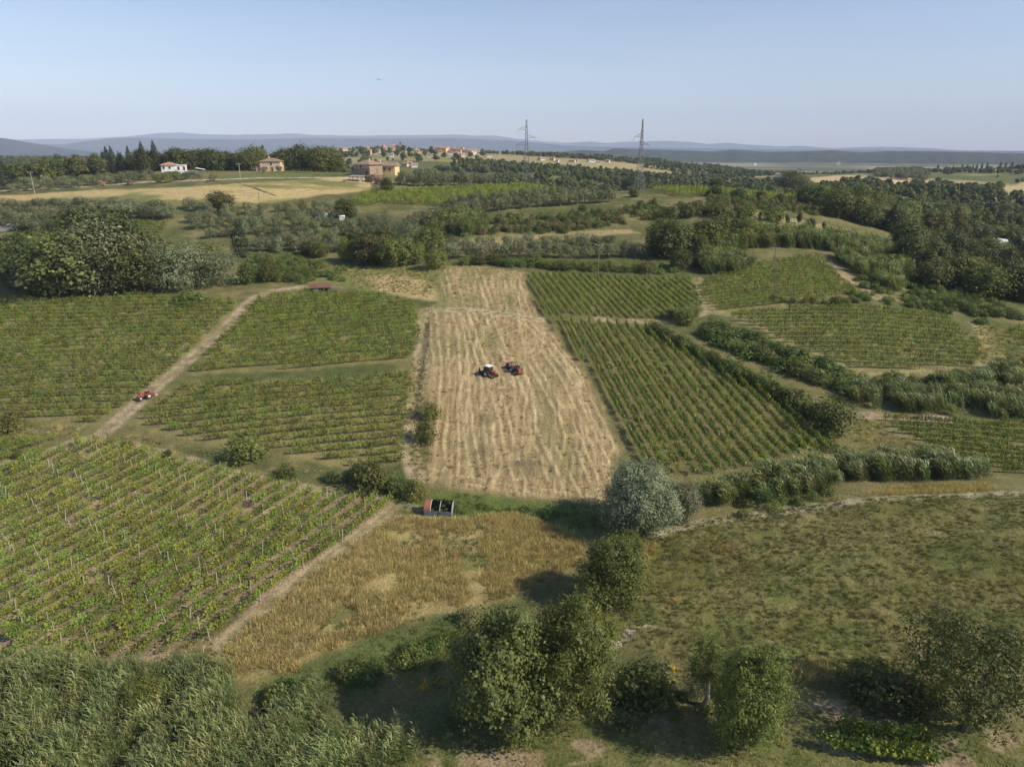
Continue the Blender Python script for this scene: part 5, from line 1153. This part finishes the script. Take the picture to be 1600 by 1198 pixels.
for a in [(376,281,255,'pale concrete utility pole on the lawn below the villa wood'),(399,282,262,'thin pole right of the pale utility pole'),(407,331,300,'pole standing in the olive grove'),(55,305,268,'pole with insulators on the far left field'),
          (934,434,380,'dark pole at the top edge of the trellised vineyard'),(1208,425,385,'pole at the top of the upper right vineyard'),(596,358,334,'thin pole in the thicket under the ridge vineyard'),(591,274,262,'pole in front of the yellow house'),(714,289,270,'pole among the ridge olives'),(358,334,318,'short pale pole beside the isolated tree')]:
    pole(*a, mat='post' if a[0] in (376, 55, 358) else 'wood')

# ------------------------------------------------------------------ metal container with creepers
p = at(684, 806)
tk = empty('scrap_container', tuple(p), math.radians(-5), 'open half-cylinder metal container with a rusty red end and creepers growing inside', 'container')
tk.scale = (.88,)*3
MB().box(-2.25, 2.25, -.03, .03, -.1, .85).build('front_panel', M['bluegrey'], tk)
for x in (-.35, .55): MB().box(x-.04, x+.04, -.07, -.03, -.1, .85).build('rib', M['bluegrey'], tk)
prof = [(-.02, -.1), (-.02, .85)]+[(1.9-1.9*math.cos(a), .85+1.1*math.sin(a)) for a in np.linspace(.25, 1.57, 7)]+[(1.9, -.1)]
MB().prism([(a, b) for a, b in prof], 2.26, 2.32, axis='x').build('end_panel', M['galv'], tk); MB().prism(prof, -2.32, -2.26, axis='x').build('end_panel', M['rust'], tk)
mb = MB(); arc = [(1.9-1.9*math.cos(a), .85+1.1*math.sin(a)) for a in np.linspace(.0, 1.57, 9)]
for (y0, z0), (y1, z1) in zip(arc[:-1], arc[1:]):
    mb.add([(-2.25, y0, z0), (-1.25, y0, z0), (-1.25, y1, z1), (-2.25, y1, z1), (-2.25, y0, z0-.05), (-1.25, y0, z0-.05), (-1.25, y1, z1-.05), (-2.25, y1, z1-.05)], [(0, 1, 2, 3), (7, 6, 5, 4), (1, 5, 6, 2), (3, 7, 4, 0), (0, 4, 5, 1), (2, 6, 7, 3)])
mb.build('curved_cover', M['redox'], tk)
mb = MB()
for (y0, z0), (y1, z1) in zip(arc[:-1], arc[1:]): mb.tube((-1.2, y0, z0), (-1.2, y1, z1), .05, None, 5)
mb.build('cover_rim', M['rim'], tk)
mb = MB()
for (y0, z0), (y1, z1) in zip(arc[:-1], arc[1:]): mb.tube((.35, y0, z0), (.35, y1, z1), .045, None, 5)
mb.build('hoop', M['rim'], tk)
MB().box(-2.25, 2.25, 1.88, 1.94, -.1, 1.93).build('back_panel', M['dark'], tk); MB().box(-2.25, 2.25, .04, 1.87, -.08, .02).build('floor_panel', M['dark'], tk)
L = [[x, y, z, .35, .3, .22] for x, y, z in ((.4, .3, .9), (.7, .9, 1.4), (1.2, .6, .9), (1.6, 1.3, 1.75), (.2, 1.7, 1.9), (.9, 1.8, 2.0), (-.4, 1.8, 1.9), (.5, -.05, .5))]
V, F = lobes_cloud(L, 2200, .14, .8, .4, 77); o = bpy.data.objects.new('creeper', quad_mesh('creeper', V, F, [M['bramble']])); C.objects.link(o); o.matrix_world = Matrix.Translation(p) @ Matrix.Rotation(math.radians(-5), 4, 'Z') @ Matrix.Scale(.9, 4); tag(o, 'bright green creeper spilling over the open metal container', 'creeper')

# ------------------------------------------------------------------ tractors
def wheel(e, x, y, r, w):
    o = MB().tube((x, y-w/2, r), (x, y+w/2, r), r, None, 18).build('tyre', M['tyre'], None); e2 = o
    o.parent = e; s_ = 1 if y > 0 else -1
    MB().tube((x, y+s_*(w/2-.02), r), (x, y+s_*(w/2+.03), r), r*.55, r*.5, 12).build('rim', M['rim'], o)
    lug = MB()
    for k in range(14):
        a = k*math.pi/7; c_, s2 = math.cos(a)*r, math.sin(a)*r
        lug.tube((x+c_, y-w/2, r+s2), (x+c_*1.0, y+w/2, r+s2), .035, None, 4)
    l_ = lug.build('tread', M['tyre'], o)
def tractor(p, heading, label, hood, cab, implement, group='tractors'):
    e = empty('tractor', tuple(p), heading, label, 'tractor', group)
    MB().prism([(.15, .55), (.15, 1.2), (.5, 1.32), (1.55, 1.22), (1.72, 1.05), (1.72, .55)], -.33, .33).build('bonnet', M[hood], e)
    MB().box(-1.0, 1.5, -.22, .22, .42, .56).build('chassis', M['black'], e)
    MB().box(1.725, 1.76, -.25, .25, .65, 1.05).build('grille', M['black'], e)
    for y in (-.2, .2): MB().tube((1.74, y, 1.12), (1.78, y, 1.12), .06, None, 8).build('headlight', M['whitem'], e)
    for y in (-.78, .78):
        wheel(e, -.55, y, .62, .36); wheel(e, 1.25, y*.88, .40, .26)
        mb = MB(); arc_ = [(-.55+.72*math.cos(a), .62+.72*math.sin(a)) for a in np.linspace(.3, 2.7, 8)]
        for (x0, z0), (x1, z1) in zip(arc_[:-1], arc_[1:]): mb.box(min(x0, x1)-.02, max(x0, x1)+.02, y-.2, y+.2, min(z0, z1)-.02, max(z0, z1)+.02)
        mb.build('mudguard', M['black' if implement != 'frame' else hood], e)
    MB().tube((1.2, .2, 1.25), (1.2, .2, 1.95), .04, None, 7).build('exhaust', M['black'], e)
    MB().box(-.7, -.2, -.25, .25, .85, 1.0).box(-.8, -.68, -.25, .25, 1.0, 1.4).build('seat', M['black'], e)
    MB().tube((.05, 0, 1.0), (-.1, 0, 1.35), .03, None, 6).tube((-.12, 0, 1.33), (-.09, 0, 1.38), .19, None, 12).build('steering_wheel', M['black'], e)
    if cab:
        cb = MB()
        for x in (-.95, .15):
            for y in (-.55, .55): cb.box(x-.04, x+.04, y-.04, y+.04, .9, 2.2)
        c_ = cb.build('cab_frame', M['black'], e)
        for y in (-.55, .55): MB().box(-.9, .1, y-.01, y+.01, 1.2, 2.18).build('side_window', M['glass'], c_)
        MB().box(.15, .17, -.5, .5, 1.25, 2.18).build('windscreen', M['glass'], c_)
        MB().box(-1.05, .3, -.68, .68, 2.2, 2.32).build('roof', M['whitem'], e)
    else:
        MB().box(-.95, -.87, -.5, -.42, .9, 2.15).box(-.95, -.87, .42, .5, .9, 2.15).box(-.95, -.87, -.5, .5, 2.15, 2.23).build('roll_bar', M['black'], e)
    if implement == 'mower':
        MB().box(-2.5, -1.7, -1.0, 1.0, .25, .75).build('mower_deck', M['black'], e)
        MB().tube((-1.0, 0, .6), (-1.8, 0, .6), .07, None, 6).tube((-1.0, -.3, .5), (-1.8, -.5, .5), .05, None, 6).tube((-1.0, .3, .5), (-1.8, .5, .5), .05, None, 6).build('hitch', M['steel'], e)
        for y in (-.85, .85): MB().prism([(-2.6, .7), (-2.2, 1.9), (-1.8, .7)], y-.04, y+.04).build('folded_wing', M['black'], e)
    elif implement == 'press':
        MB().prism([(-3.1, .4), (-3.2, 1.2), (-2.7, 1.75), (-1.9, 1.6), (-1.6, 1.0), (-1.6, .4)], -.65, .65).build('baler_body', M['maroon'], e)
        MB().box(-2.9, -1.8, -.95, .95, .15, .4).build('pickup', M['black'], e); MB().tube((-1.0, 0, .55), (-1.7, 0, .55), .07, None, 6).build('hitch', M['steel'], e)
        for y in (-.85, .85): MB().tube((-2.4, y-.1, .35), (-2.4, y+.1, .35), .35, None, 14).build('tyre', M['tyre'], e)
        MB().box(-.6, .6, .9, 1.6, .5, .6).build('side_arm', M['black'], e)
    elif implement == 'frame':
        MB().box(-1.9, -1.2, -.6, .6, .35, .9).build('tank', M['red'], e)
        for y in (-.7, .7): MB().tube((-1.5, y, .5), (-1.7, y*1.2, 2.2), .06, None, 6).build('boom', M['red'], e)
        MB().tube((-1.7, -.84, 2.2), (-1.7, .84, 2.2), .05, None, 6).build('boom_bar', M['red'], e); MB().box(-2.5, -1.95, -.6, .6, .2, .45).build('tool_bar', M['post'], e)
    return e
tr = tractor(at(766, 588), math.atan2(-.62, .78), 'red tractor with white cab roof and folded black mower in the straw field', 'red', True, 'mower'); tr.scale = (.95,)*3
tr = tractor(at(806, 582), math.atan2(-.85, .5), 'open dark tractor with red front, right of the white-roofed one, pulling a baler', 'maroon', False, 'press'); tr.scale = (.92,)*3
for ch in tr.children:
    if ch.name.startswith('grille'): ch.data.materials[0] = M['red']
MB().box(1.77, 2.1, -.55, .55, .45, .95).build('front_weight', M['red'], tr)
tractor(at(228, 622), math.atan2(-.7, -.72), 'small red tractor parked on the dirt track beside the left vineyard', 'red', False, 'frame').scale = (.82,)*3

# a bird high over the ridge
b = empty('bird', (0, 0, 0), .4, 'small dark bird gliding in the clear sky above the village', 'bird')
Yb = 120.0; b.location = ((592-800)/FPX*(Yb*CP-( -tanv(125)*Yb)*SP), Yb, ZC-tanv(125)*Yb)
mb = MB(); mb.tube((0, -.25, 0), (0, 0, .02), .03, .07, 8); mb.tube((0, 0, .02), (0, .22, 0), .07, .015, 8); mb.build('body', M['black'], b)
for s in (-1, 1): MB().add([(s*.04, -.09, .02), (s*.3, -.10, .12), (s*.62, .02, .05), (s*.3, .06, .11), (s*.04, .10, .02), (s*.04, -.09, 0), (s*.3, -.10, .10), (s*.62, .02, .04), (s*.3, .06, .09), (s*.04, .10, 0)], [(0, 1, 3, 4), (1, 2, 3), (9, 8, 6, 5), (8, 7, 6), (0, 5, 6, 1), (1, 6, 7, 2), (2, 7, 8, 3), (3, 8, 9, 4)]).build('wing', M['black'], b)
